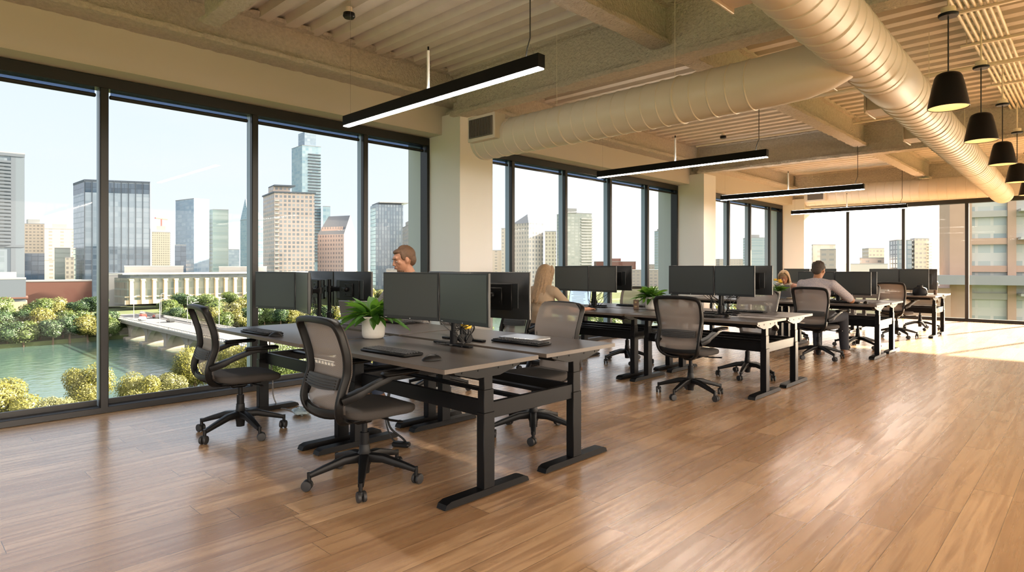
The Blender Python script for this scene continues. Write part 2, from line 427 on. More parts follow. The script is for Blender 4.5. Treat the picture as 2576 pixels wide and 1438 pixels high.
def ibeam(name, axis, a, b, c0, zb, zt=3.71, hw=.10, web=.035, ft=.045, label=None, jit=.006, step=.07):
    """sprayed steel beam; axis 'x' or 'y', running from a to b, centred on c0"""
    pf = [(-hw, zb), (0, zb - .004), (hw, zb), (hw, zb + ft), (web + .012, zb + ft + .012), (web, zb + ft + .06), (web, (zb + zt) / 2), (web, zt - ft), (hw * .9, zt - ft + .01), (hw * .9, zt),
          (-hw * .9, zt), (-hw * .9, zt - ft + .01), (-web, zt - ft), (-web, (zb + zt) / 2), (-web, zb + ft + .06), (-web - .012, zb + ft + .012), (-hw, zb + ft)]
    m = MB(); rs = []; N = max(2, int((b - a) / step)); rnd = random.Random(int(abs(c0) * 100) + (7 if axis == 'x' else 0))
    for i in range(N + 1):
        t = a + (b - a) * i / N; ring = []
        for u, z in pf:
            u2 = c0 + u + rnd.uniform(-jit, jit); z2 = z + rnd.uniform(-jit, jit)
            ring.append((t, u2, z2) if axis == 'x' else (u2, t, z2))
        rs.append(ring)
    m.rings(rs)
    return tag(struct(name, m, 'fireproof', angle=60), label)
ibeam('beam_window_side', 'y', YB, YE, -5.95, 3.345, 3.74, hw=.16, web=.05, label='sprayed steel beam running above the window wall')
ibeam('beam_cross_near', 'x', -5.85, XR, 5.03, 3.17, hw=.10, label='deep sprayed beam crossing the ceiling at the first column')
ibeam('beam_cross_middle', 'x', -5.85, XR, 11.53, 3.17, hw=.10, label='sprayed beam crossing the ceiling at the second column')
ibeam('beam_cross_back', 'x', -5.85, XR, -1.5, 3.17, label='sprayed beam crossing the ceiling behind the camera', step=.3)
ibeam('beam_cross_short', 'x', -5.50, -2.95, 1.96, 3.37, hw=.085, ft=.03, label='lighter cross beam joining the window side beam')
ibeam('beam_aisle', 'y', YB, YE - .3, -2.91, 3.31, hw=.095, label='sprayed beam running down the ceiling over the desk ends')
ibeam('beam_far', 'x', -5.85, XR, 16.95, 3.17, hw=.10, label='sprayed beam crossing the ceiling before the end wall')

# walls above and between the windows
mb = MB()
mb.box(((-6.08 - 6.8) / 2, (YB + YE) / 2, 3.175), (.72, YE - YB, .39))        # projecting fascia
mb.box(((-6.2 - 6.8) / 2, (YB + YE) / 2, 3.6), (.6, YE - YB, .5))
struct('wall_left', mb, 'drywall', smooth=False)['label'] = 'cream drywall band above the long row of windows'
mb = MB().box(((XW + XR) / 2, YE + .12, 3.36), (XR - XW + .4, .80, .96))
struct('wall_end', mb, 'drywall', smooth=False)['label'] = 'cream drywall band above the end windows'
mb = MB().box((XR + .1, (YB + YE) / 2, 3.45), (.2, YE - YB, .9))
struct('wall_right', mb, 'drywall', smooth=False)
mb = MB().box(((XW + XR) / 2, YB, 3.45), (XR - XW, .2, .9))
struct('wall_back', mb, 'drywall', smooth=False)
mb = MB().box((XW - .3, (YB + YE) / 2, -.2), (.5, YE - YB, .4)).box(((XR + XW) / 2, YE + .35, -.2), (XR - XW, .5, .4))
struct('trim_slab_edge', mb, 'whiteconc', smooth=False)

def column(name, y0, y1, x1, zt, label):
    m = MB().box(((x1 - 6.8) / 2, (y0 + y1) / 2, zt / 2), (x1 + 6.8, y1 - y0, zt), b=.004)
    o = struct(name, m, 'wall_white'); o['label'] = label
    s = MB(); rnd = random.Random(3)
    yc = (y0 + y1) / 2; xc = x1 - .20; rs = []
    for i in range(9):
        z = zt - .05 + i * .075
        rs.append([(xc + sx * .09 + rnd.uniform(-.012, .012), yc - .08 + sy * .09 + rnd.uniform(-.012, .012), z) for sx, sy in ((-1, -1), (1, -1), (1, 1), (-1, 1))])
    s.rings(rs); s.box((xc - .2, yc - .02, zt + .03), (.45, .4, .12), b=.03)
    s.build('steel_stub', 'fireproof', o)
column('column_near', 5.0, 5.57, -5.73, 3.22, 'cream square column between the first and second window bays')
column('column_middle', 11.53, 12.06, -5.76, 3.17, 'cream square column between the second and third window bays')
column('column_corner', 17.33, 17.9, -5.77, 3.12, 'cream square column in the far corner of the room')
column('column_behind', -1.53, -.97, -5.73, 3.22, 'cream square column beside the camera')

GX = XW - .15       # plane of the glass
def side_window(name, y0, y1, mull, label, shades=True):
    w = thing(name, label, None, kind='structure')
    f = MB()
    f.box((XW - .075, (y0 + y1) / 2, 2.922), (.15, y1 - y0, .100), b=.004)        # header
    f.box((XW - .075, (y0 + y1) / 2, .0275), (.15, y1 - y0, .055), b=.004)        # sill rail
    f.box((GX, (y0 + y1) / 2, .075), (.03, y1 - y0, .05))
    f.build('window_frame', 'framemetal', w)
    ys = [y0] + list(mull) + [y1]
    for y in mull:
        m = MB().box((XW - .03, y, 1.46), (.06, .066, 2.83), b=.006)
        o = m.build('mullion', 'framemetal', w)
        s = MB().box((XW - .105, y, 1.46), (.09, .058, 2.83), b=.004)
        s.build('mullion_fin', 'sideframe', o)
    for y, sg in ((y0, 1), (y1, -1)):
        MB().box((XW - .075, y + sg * .02, 1.46), (.15, .04, 2.83), b=.004).build('jamb', 'framemetal', w)
    for a, b in zip(ys[:-1], ys[1:]):
        g = MB().add([(GX, a, .05), (GX, b, .05), (GX, b, 2.9), (GX, a, 2.9)], [(0, 1, 2, 3)])
        g.build('pane', 'glass', w, recalc=False, smooth=False)
        if shades:
            s = MB().box((XW - .07, (a + b) / 2, 2.845), (.006, b - a - .12, .06))
            o = s.build('roller_shade', 'shade', w, smooth=False)
            MB().box((XW - .07, (a + b) / 2, 2.812), (.028, b - a - .10, .034), b=.008).build('shade_bar', 'framemetal', o)
    return w
side_window('window_1', -.97, 5.0, (.04, 1.373, 2.709, 4.037), 'floor to ceiling window bay overlooking the river and bridge')
side_window('window_2', 5.57, 11.53, (6.585, 7.845, 9.115, 10.37), 'window bay between the two nearer columns')
side_window('window_3', 12.06, 17.33, (12.75, 13.98, 15.2, 16.465), 'window bay nearest the far corner')
side_window('window_4', YB, -1.53, (-3.9, -2.7), 'window bay behind the camera')

w = thing('window_5', 'tall windows filling the sunlit end wall', None, kind='structure')
f = MB()
f.box(((XR - 5.73) / 2, YE + .075, 2.83), (XR + 5.73, .15, .10), b=.004).box(((XR - 5.73) / 2, YE + .075, .035), (XR + 5.73, .15, .07), b=.004)
f.build('window_frame', 'framemetal', w)
xs = [-4.81, -3.55, -2.27, -1.0, .3, 1.6, 2.9, 4.2, 5.5]
for x in xs:
    o = MB().box((x, YE + .03, 1.42), (.07, .06, 2.74), b=.006).build('mullion', 'framemetal', w)
    MB().box((x, YE + .105, 1.42), (.06, .09, 2.74), b=.004).build('mullion_fin', 'framemetal', o)
ys = [-5.73] + xs + [XR]
for a, b in zip(ys[:-1], ys[1:]):
    MB().add([(a, YE + .15, .05), (b, YE + .15, .05), (b, YE + .15, 2.8), (a, YE + .15, 2.8)], [(0, 1, 2, 3)]).build('pane', 'glassend', w, recalc=False, smooth=False)

# ------------------------------------------------------------------ ducts
def duct_rings(m, p0, p1, r, pitch=.17, joint=1.2, n=40, phase=.05):
    p0, p1 = Vector(p0), Vector(p1); L = (p1 - p0).length; d = (p1 - p0) / L
    st = [(0, r)]; s = phase; k = 0; jn = max(1, round(joint / pitch))
    while s < L - .03:
        e = .009 if k % jn == 0 else .0055
        w2 = .013 if k % jn == 0 else .008
        st += [(s - w2, r), (s - w2 * .3, r + e), (s + w2 * .3, r + e), (s + w2, r)]
        s += pitch; k += 1
    st.append((L, r))
    up = Vector((0, 0, 1)); a = (up - d * up.dot(d)).normalized(); b = d.cross(a)
    m.rings([[p0 + d * t + a * (math.cos(2 * PI * q / n) * rr) + b * (math.sin(2 * PI * q / n) * rr) for q in range(n)] for t, rr in st])
def duct_axis(t):   # centre line of the long duct at parameter t in metres along the room
    return Vector((DA.x + (DB.x - DA.x) * t, DA.y + (DB.y - DA.y) * t, 2.80))
DA, DB = Vector((-1.177, 3.645, 0)), Vector((-1.344, 10.596, 0))   # two points on it
t = thing('air_duct', 'long round spiral duct running down the aisle ceiling', 'duct')
m = MB(); duct_rings(m, duct_axis(-1.0), duct_axis(1.82), .188); m.build('duct_body', 'duct', t, angle=25)
for tt in (-.085, .20, .38, .62):
    c = duct_axis(tt); m = MB().box((c.x - .155, c.y, 2.78), (.24, .31, .18), b=.006); m.box((c.x - .28, c.y, 2.78), (.016, .35, .22), b=.004)
    m.build('register_box', 'duct', t)
m = MB(); c = duct_axis(.28)
m.tube([duct_axis(.24), duct_axis(.245), duct_axis(.31), duct_axis(.315)], [.188, .196, .196, .188], 40); m.build('junction_collar', 'duct', t)
for tt in (-.2, .15, .55, .95, 1.3):
    c = duct_axis(tt); MB().cyl((c.x, c.y, 2.98), (c.x, c.y, 3.70), .003, n=8).build('hanger_rod', 'pipe', t)

t = thing('air_duct', 'round branch duct ending in a grille by the first column', 'duct')
m = MB(); duct_rings(m, (-4.98, 4.68, 2.68), (-1.80, 4.68, 2.70), .192, pitch=.15); m.build('duct_body', 'duct', t, angle=25)
m = MB().tube([(-1.82, 4.68, 2.70), (-1.56, 4.68, 2.71), (-1.42, 4.68, 2.735), (-1.31, 4.68, 2.765), (-1.22, 4.68, 2.79)], [.194, .192, .184, .168, .150], 40); m.build('branch_saddle', 'duct', t)
o = MB().box((-4.73, 4.50, 2.77), (.42, .16, .27), b=.006).build('grille_box', 'duct', t)
g = MB().box((-4.73, 4.415, 2.77), (.36, .012, .20), b=.002)
for k in range(16): g.box((-4.73 - .16 + k * .0213, 4.404, 2.77), (.006, .01, .18))
g.build('grille', mat('grille_dark', (.10, .09, .08), .6), o)
for x in (-3.9, -2.6): MB().cyl((x, 4.68, 2.86), (x, 4.68, 3.70), .002, n=8).build('hanger_rod', 'pipe', t)

t = thing('air_duct', 'round branch duct running along the far end windows', 'duct')
m = MB(); duct_rings(m, (-5.35, 16.3, 3.06), (-1.6, 16.3, 3.0), .235, pitch=.17); m.build('duct_body', 'duct', t, angle=25)
o = MB().box((-5.05, 16.05, 3.02), (.45, .2, .26), b=.006).build('grille_box', 'duct', t)
g = MB().box((-5.05, 15.945, 3.02), (.36, .012, .18), b=.002); g.build('grille', MATS['grille_dark'], o)

# pipes and conduits under the deck
CY0, CY1 = -2., 12.6
for k in range(7):
    x = -.93 + k * .047
    L = ['edge of the conduit bundle nearest the round duct', 'second conduit from the round duct in the ceiling bundle', 'third conduit from the round duct in the ceiling bundle', 'middle conduit of the ceiling bundle',
         'third conduit from the open side of the ceiling bundle', 'second conduit from the open side of the ceiling bundle', 'edge of the conduit bundle farthest from the round duct'][k]
    m = MB().tube([(x, CY0, 3.60), (x - .02, CY1 - k * .35, 3.60), (x + .03, CY1 + .12 - k * .35, 3.62), (x + .12, CY1 + .2 - k * .35, 3.66)], .014, 10)
    tag(m.build('conduit', 'pipe'), 'painted metal pipe, ' + L, 'pipe', 'conduits side by side under the deck')
for y, L in ((3.2, 'before the nearest pendant lamp'), (5.2, 'near the nearest pendant lamp'), (6.74, 'between the first two pendant lamps'), (7.8, 'above the second pendant lamp'), (9.75, 'above the third pendant lamp'), (11.9, 'near the fourth pendant lamp')):
    m = MB().box((-.55, y, 3.575), (1.0, .04, .022), b=.003)
    o = m.build('strut_channel', 'pipe'); tag(o, 'flat metal strut carrying the conduits, ' + L, 'bracket', 'struts under the conduits')
    for x in (-1.0, -.1): MB().cyl((x, y, 3.57), (x, y, 3.74), .005, n=6).build('threaded_rod', 'pipe', o)
tag(MB().tube([(-5.7, 8.3, 3.47), (XR, 8.3, 3.47)], .022, 12).build('sprinkler_pipe', 'pipe'), 'straight white pipe crossing the ceiling behind the branch duct', 'pipe')
m = MB().tube([(-5.7, 12.0, 3.28), (XR, 12.0, 3.32)], .032, 12)
for x in (-5.0, -3.6, -2.2): m.cyl((x, 12.0, 3.24), (x, 12.0, 3.38), .02, n=10)
tag(m.build('sprinkler_pipe', 'pipe'), 'thick painted pipe crossing the ceiling by the second column', 'pipe')
tag(MB().tube([(-5.6, 10.9, 3.60), (-1.8, 10.9, 3.60)], .016, 10).build('sprinkler_pipe', 'pipe'), 'thin pipe just before the second cross beam', 'pipe')

def sensor(x, y, label, s=1.):
    t = thing('ceiling_sensor', label, 'sensor', (x, y, 3.70))
    MB().cyl((0, 0, 0), (0, 0, -.05), .03 * s, n=20).build('mount', 'pipe', t)
    MB().lathe([(.02 * s, -.045), (.052 * s, -.055), (.056 * s, -.085), (.045 * s, -.10), (0.001, -.102)], n=24).build('sensor_head', 'blackplastic', t)
sensor(-5.02, 3.02, 'round black ceiling sensor over the nearest desks')
sensor(-4.9, 10.55, 'small black ceiling sensor between the two nearer window bays')

# ------------------------------------------------------------------ lights
def linear_light(x0, x1, y, zb, label):
    t = thing('linear_pendant_light', label, 'ceiling light', ((x0 + x1) / 2, y, zb), group='black linear lights over the desk rows')
    L = x1 - x0
    b = MB().box((0, 0, .05), (L, .068, .088), b=.002).build('housing', 'blackmetal', t)
    MB().box((0, 0, .003), (L - .012, .056, .008)).build('diffuser', 'led', t, smooth=False)
    MB().box((0, 0, .0945), (L - .05, .04, .003)).build('added_uplight', 'added_uplight', t, smooth=False)  # unseen glowing strip added on top to brighten the ceiling
    zt = 3.70 - zb
    m = MB().tube([(L / 2 - .14, 0, .094), (L / 2 - .125, 0, .16), (L / 2 - .10, 0, .22), (L / 2 - .10, 0, zt)], .0045, 8)
    m.build('power_cord', 'cable', t)
    m = MB().tube([(L / 2 - .06, 0, .094), (L / 2 - .10, 0, .18)], (.0011), 6).tube([(-L / 2 + .08, 0, .094), (-L / 2 + .08, 0, zt)], (.0011), 6)
    m.build('suspension_wire', 'chrome', t)
    r = MB().cyl((0.02, 0, .09), (0.02, 0, .40), .011, n=12).build('support_rod', 'wall_white', t)
    MB().cyl((0.02, 0, .40), (0.02, 0, .43), .007, n=10).build('rod_tip', 'blackmetal', r)
    MB().lathe([(.05, zt), (.05, zt - .018), (.045, zt - .022), (.001, zt - .022)], c=(L / 2 - .10, 0, 0), n=24).build('ceiling_cap', 'blackmetal', t)
linear_light(-4.96, -2.585, 2.95, 2.57, 'black linear pendant light nearest the camera, over the front desks')
linear_light(-5.22, -2.80, 7.19, 2.57, 'second black linear pendant light from the camera')
linear_light(-5.30, -2.82, 11.32, 2.57, 'third black linear pendant light from the camera')
linear_light(-5.50, -3.05, 15.62, 2.57, 'farthest black linear pendant light, before the end windows')

for i, (x, y) in enumerate(((1.2, -1.2), (4.0, -1.2), (2.6, 2.95), (5.4, 2.95), (2.6, 7.19), (5.4, 7.19), (2.6, 11.32), (5.4, 11.32), (2.6, 15.6), (-3.8, -1.4))):  # extra lamps added out of view to brighten the interior
    linear_light(x - 1.19, x + 1.19, y, 2.57, 'black linear pendant light over the open side of the room, ' + ('first', 'second', 'third', 'fourth', 'fifth', 'sixth', 'seventh', 'eighth', 'ninth', 'tenth')[i])
def pendant(x, y, zb, label):
    t = thing('pendant_lamp', label, 'pendant lamp', (x, y, zb), group='black bell pendants beside the big duct'); t.scale = (.94, .94, .94)
    MB().lathe([(.139, 0), (.142, .004), (.138, .03), (.112, .17), (.094, .245), (.080, .268), (.055, .280), (.012, .284), (.010, .27), (.05, .268), (.072, .255), (.088, .235), (.106, .165), (.133, .02), (.137, .002)], n=40, caps=False).build('lamp_shade', 'blackmetal', t)
    MB().lathe([(.1355, .004), (.131, .02), (.104, .165), (.086, .233), (.06, .255), (.001, .258)], n=40, caps=False).build('shade_lining', 'lampin', t)
    MB().ell((0, 0, .15), (.03, .03, .04)).build('bulb', 'bulb', t)
    MB().cyl((0, 0, .27), (0, 0, .73), .0055, n=10).build('cord', 'cable', t)
    zt = (3.70 - zb) / .94
    MB().lathe([(.001, .725), (.064, .728), (.070, .738), (.070, .75), (.001, .752)], n=28).build('canopy', 'blackmetal', t)
    MB().cyl((0, 0, .75), (0, 0, .80), .05, n=20).cyl((0, 0, .8), (0, 0, zt), .009, n=8).build('junction_box', 'pipe', t)
for i, (x, y) in enumerate(((-.827, 5.58), (-.818, 7.24), (-.824, 9.05), (-.846, 11.05), (-.855, 13.1))):
    pendant(x, y, 2.489 - .006 * i, 'black bell shaped pendant lamp, ' + ('nearest of the row beside the duct', 'second nearest of the row beside the duct', 'third in the row beside the duct', 'fourth in the row, beyond the third', 'farthest of the row beside the duct')[i])
# ================================================================== furniture
def smooth_path(P, n=5, closed=False):
    P = [Vector(p) for p in P]; out = []; m = len(P)
    for i in range(m if closed else m - 1):
        a = P[(i - 1) % m] if closed or i > 0 else P[0]
        b = P[i]; c = P[(i + 1) % m]; d = P[(i + 2) % m] if closed or i + 2 < m else P[-1]
        for k in range(n):
            t = k / n
            out.append(.5 * ((2 * b) + (c - a) * t + (2 * a - 5 * b + 4 * c - d) * t * t + (3 * b - a - 3 * c + d) * t ** 3))
    if not closed: out.append(P[-1])
    return out

def make_chair(name, label, seatmat='seat'):
    """task chair facing +y, origin on the floor under its column"""
    t = thing(name, label, 'office chair')
    # five star base
    b = MB().lathe([(.001, .052), (.030, .055), (.034, .10), (.045, .125), (.048, .165), (.034, .185), (.030, .23), (.001, .232)], n=24)
    for k in range(5):
        a = R(90 + 72 * k); c, s = math.cos(a), math.sin(a)
        pts = [(.02 * c, .02 * s, .150), (.12 * c, .12 * s, .146), (.24 * c, .24 * s, .112), (.318 * c, .318 * s, .088)]
        b.tube(pts, [1.15, 1.0, .8, .62], 12, w=(.026, .024), up=(0, 0, 1))
        b.cyl((.322 * c, .322 * s, .105), (.322 * c, .322 * s, .055), .012, n=10)
    b.build('star_base', 'blackplastic', t)
    for k in range(5):
        a = R(90 + 72 * k); c, s = math.cos(a), math.sin(a); ang = a + R(60 + 47 * k)
        q = Vector((.322 * c - .012 * math.cos(ang), .322 * s - .012 * math.sin(ang), .031)); ax = Vector((-math.sin(ang), math.cos(ang), 0))
        m = MB()
        for sg in (-1, 1):
            p = q + ax * sg * .0155
            m.rings([[p + ax * sg * e + (Vector((0, 0, 1)) * math.cos(2 * PI * j / 20) + Vector((math.cos(ang), math.sin(ang), 0)) * math.sin(2 * PI * j / 20)) * rr for j in range(20)] for e, rr in ((-.009, .020), (-.009, .0285), (-.004, .031), (.004, .031), (.009, .0285), (.010, .020))])
        m.box((q.x, q.y, .045), (.02, .02, .03), b=.005, rot=ang)
        m.build('caster', 'rubber', t)
    MB().cyl((0, 0, .18), (0, 0, .30), .027, n=20).cyl((0, 0, .28), (0, 0, .40), .017, n=16).build('gas_lift', 'blackmetal', t)
    m = MB().box((0, .02, .405), (.15, .26, .045), b=.015).box((0, -.02, .385), (.10, .12, .05), b=.015)
    m.tube([(.06, .04, .40), (.19, .06, .395), (.27, .07, .40)], .007, 8).box((.275, .07, .40), (.04, .03, .012), b=.005)
    m.box((0, -.10, .41), (.28, .09, .028), b=.012)
    m.build('tilt_mechanism', 'blackplastic', t)
    # seat cushion
    def sec(u, k):
        # u 0..1 back to front
        y = -.215 + .475 * u
        hw = .235 * (1 - .30 * abs(2 * u - 1) ** 5) * (.95 + .05 * math.sin(PI * u))
        drop = .030 * max(0, u - .62) ** 2 / .144
        th = .074 * (1 - .5 * abs(2 * u - 1) ** 6)
        zt = .484 - drop - .006 * math.sin(PI * u)
        ring = []
        for j in range(28):
            an = 2 * PI * j / 28; ca, sa = math.cos(an), math.sin(an)
            x = math.copysign(abs(ca) ** .45, ca) * hw
            z = math.copysign(abs(sa) ** .55, sa) * th / 2
            z += .010 * (x / .24) ** 2
            ring.append((x, y, zt - th / 2 + z))
        return ring
    us = [0, .012, .04, .10, .2, .35, .5, .65, .8, .9, .96, .988, 1.]
    rs = []
    for u in us:
        r_ = sec(u, 0)
        if u in (0, 1.):
            cz = sum(p[2] for p in r_) / len(r_); r_ = [(p[0] * .9, p[1], cz + (p[2] - cz) * .55) for p in r_]
        rs.append(r_)
    s = MB().rings(rs); s.build('seat', seatmat, t, angle=60)
    MB().box((0, .02, .424), (.38, .40, .014), b=.006).build('seat_pan', 'blackplastic', t)
    # back: a closed frame whose sides sweep down and run under the seat
    half = [(.045, -.09, .402), (.12, -.19, .408), (.185, -.262, .455), (.212, -.283, .53), (.213, -.262, .62), (.216, -.238, .70), (.229, -.246, .80), (.232, -.276, .90), (.228, -.297, .955), (.204, -.309, .984), (.13, -.317, .995), (.05, -.321, .998)]
    loop = half + [(-x, y, z) for x, y, z in reversed(half)]
    P = smooth_path(loop, 4, closed=True)
    m = MB(); N = len(P); rs = []
    for i in range(N):
        tg = (P[(i + 1) % N] - P[i - 1]).normalized()
        ctr = Vector((0, P[i].y, .70)); out = P[i] - ctr; out.y = 0
        if out.length < 1e-4: out = Vector((0, 0, 1))
        nrm = (out - tg * out.dot(tg)).normalized(); bn = tg.cross(nrm)
        wz = 1.0
        ring = []
        for k in range(12):
            an = 2 * PI * (k + .5) / 12; ca, sa = math.cos(an), math.sin(an)
            ring.append(P[i] + nrm * (math.copysign(abs(ca) ** .4, ca) * (.0125 + .006 * max(0, (P[i].z - .9) / .1))) + bn * (math.copysign(abs(sa) ** .4, sa) * .0225))
        rs.append(ring)
    m.rings(rs, closed=True); m.build('back_frame', 'blackplastic', t, angle=50)
    # mesh panel carried by the frame
    tab = [(z, x, y) for x, y, z in half if z > .45]
    def rail(z):
        for (z0, x0, y0), (z1, x1, y1) in zip(tab[:-1], tab[1:]):
            if z0 <= z <= z1 or z1 <= z <= z0:
                k = (z - z0) / (z1 - z0 + 1e-9); return x0 + (x1 - x0) * k, y0 + (y1 - y0) * k
        return tab[-1][1], tab[-1][2]
    def fn(u, v):
        z = .475 + (1.008 - .475) * v; x, y = rail(min(z, .975)); x = x + .012 if z < .975 else (x + .012 - (z - .975) * 1.2)
        w = 2 * u - 1
        return (w * x, y + .030 - .036 * (1 - w * w) * (.4 + .6 * math.sin(PI * v)), z)
    MB().grid(fn, 14, 22).build('mesh_panel', 'meshfab', t, recalc=False)
    def fl2(u, v):
        z = .615 + .062 * v; x, y = rail(z); w = 2 * u - 1
        return (w * x * .84, y - .008 - .026 * (1 - w * w), z + .009 * (1 - w * w) * (-1 if v < .5 else 1))
    g = MB().grid(fl2, 12, 4); k = len(g.v); g.v += [(x, y - .012, z) for x, y, z in g.v]
    W2 = 13; per = [i for i in range(13)] + [13 * j + 12 for j in range(1, 5)] + [13 * 4 + i for i in range(11, -1, -1)] + [13 * j for j in range(3, 0, -1)]
    g.f += [tuple(q + k for q in f) for f in g.f] + [(per[i], per[(i + 1) % len(per)], per[(i + 1) % len(per)] + k, per[i] + k) for i in range(len(per))]
    for q in range(4):
        zz = .620 + q * .015; g.tube([(w_ * .17, rail(zz)[1] - .030 - .020 * (1 - w_ * w_), zz) for w_ in (-1, -.5, 0, .5, 1)], .0035, 6)
    g.build('lumbar_support', 'lumbar', t, angle=50)
    m = MB().tube([(w_ * .205, -.262 - .035 * (1 - w_ * w_), .487 - .012 * (1 - w_ * w_)) for w_ in (-1, -.7, -.35, 0, .35, .7, 1)], 1, 10, w=(.012, .020), up=(0, 0, 1))
    m.build('lower_band', 'blackplastic', t)
    for sg in (-1, 1):
        m = MB().tube(smooth_path([(sg * .214, -.262, .560), (sg * .245, -.20, .585), (sg * .268, -.10, .630), (sg * .275, 0., .662), (sg * .275, .06, .668)], 4), [1.25] * 6 + [1.] * 6 + [.85] * 5, 10, w=(.019, .030), up=(1, 0, 0))
        a = m.build('armrest', 'blackplastic', t)
        p = MB().box((0, 0, 0), (.078, .24, .026), b=.012); p.xf(Matrix.Translation((sg * .275, .075, .684)))
        p.build('arm_pad', 'blackplastic', a)
    return t

def make_desk(name, label, w=1.5, d=.735, h=.76, end_beam=False, flip=False, sunny=False):
    """sit-stand desk; origin on the floor below the middle of its front edge, depth along +y"""
    t = thing(name, label, 'desk')
    MB().box((0, d / 2, h - .0125), (w, d, .025), b=.002).build('desktop', 'desktop', t)
    e = MB().box((0, -.0012, h - .0125), (w, .002, .024)).box((0, d + .0012, h - .0125), (w, .002, .024))
    for sg in (-1, 1): e.box((sg * (w / 2 + .0012), d / 2, h - .0125), (.002, d, .024))
    e.build('edge_band', 'edge', t, smooth=False)
    for sg in (-1, 1):
        x = sg * (w / 2 - .075)
        yl = d * .5
        l = MB().box((x, yl, .24), (.062, .088, .46), b=.004).box((x, yl, .50), (.054, .078, .20), b=.003).box((x, yl, .645), (.046, .068, .16), b=.003)
        lg = l.build('leg', 'blackmetal', t)
        f = MB(); L = .66
        f.prism_x([(yl - L / 2, .004), (yl - L / 2 + .012, .030), (yl - L / 2 + .045, .042), (yl + L / 2 - .045, .042), (yl + L / 2 - .012, .030), (yl + L / 2, .004)], x - .036, x + .036)
        f.box((x, yl - L / 2 + .06, .004), (.05, .05, .008)).box((x, yl + L / 2 - .06, .004), (.05, .05, .008))
        f.build('foot', 'blackmetal', lg)
        b = MB().prism_x([(yl - .27, .735), (yl - .25, .712), (yl - .09, .672), (yl + .09, .672), (yl + .25, .712), (yl + .27, .735)], x - .026, x + .026)
        for q in (-.2, -.08, .08, .2): b.cyl((x + sg * .025, yl + q, .715), (x + sg * .029, yl + q, .715), .006, n=10)
        b.build('top_bracket', 'blackmetal', lg)
    m = MB().box((0, d * .5 + (.03 if not flip else -.03), .475), (w - .19, .028, .095), b=.003); m.build('cross_beam', 'blackmetal', t)
    m = MB()
    for yy in (d * .5 - .16, d * .5 + .16): m.box((0, yy, .705), (w - .2, .03, .045), b=.003)
    m.box((.1, d * .62, .69), (.55, .16, .03), b=.005)
    m.build('top_rail', 'blackmetal', t)
    if end_beam:
        for sg in (-1, 1):
            MB().box((sg * (w / 2 - .07), d * .5 + .42, .475), (.028, .78, .095), b=.003).build('link_beam', 'blackmetal', t)
        MB().box((0, d * .5 + .30, .505), (w - .18, .05, .02), b=.003).box((0, d * .5 + .55, .505), (w - .18, .05, .02), b=.003).build('cable_tray_rail', 'blackmetal', t)
    return t

def make_monitor(name, label, w=.54, h=.33):
    """screen faces -y, origin at the middle of the screen"""
    t = thing(name, label, 'monitor')
    m = MB().box((0, .010, 0), (w, .02, h), b=.003)
    m.rings([[(sx * (w / 2 - i), y, sz * (h / 2 - i) - .0) for sx, sz in ((-1, -1), (1, -1), (1, 1), (-1, 1))] for i, y in ((.004, .018), (.004, .022), (.075, .044), (.08, .048))])
    m.build('housing', 'bezel', t)
    MB().box((0, -.0008, .006), (w - .026, .003, h - .038)).build('screen', 'screen', t, smooth=False)
    k = MB().box((0, .050, -.01), (w * .52, .012, h * .56), b=.003); k.box((0, .060, -.005), (.12, .012, .12), b=.003)
    for a in (-.04, .04):
        for c in (-.04, .04): k.cyl((a, .064, c - .005), (a, .069, c - .005), .005, n=8)
    k.build('back_plate', 'blackplastic', t)
    MB().cyl((0, -.0012, -h / 2 + .008), (0, -.002, -h / 2 + .008), .004, n=12).box((-w / 2 + .03, -.0012, -h / 2 + .008), (.02, .001, .003)).build('badge', 'logo', t, smooth=False)
    return t

def place_monitor(proto, a, b, zt, label, group, back=False, h=.33):
    """a, b: ends of the screen edge line (x, y) seen from the side the screen faces, left to right"""
    a, b = Vector(a), Vector(b); c = (a + b) / 2; dr = b - a; rz = math.atan2(dr.y, dr.x)
    s = dr.length / .54
    return dup(proto, (c.x, c.y, zt - h / 2), rz, label, group, scale=(s, 1, h / .33))

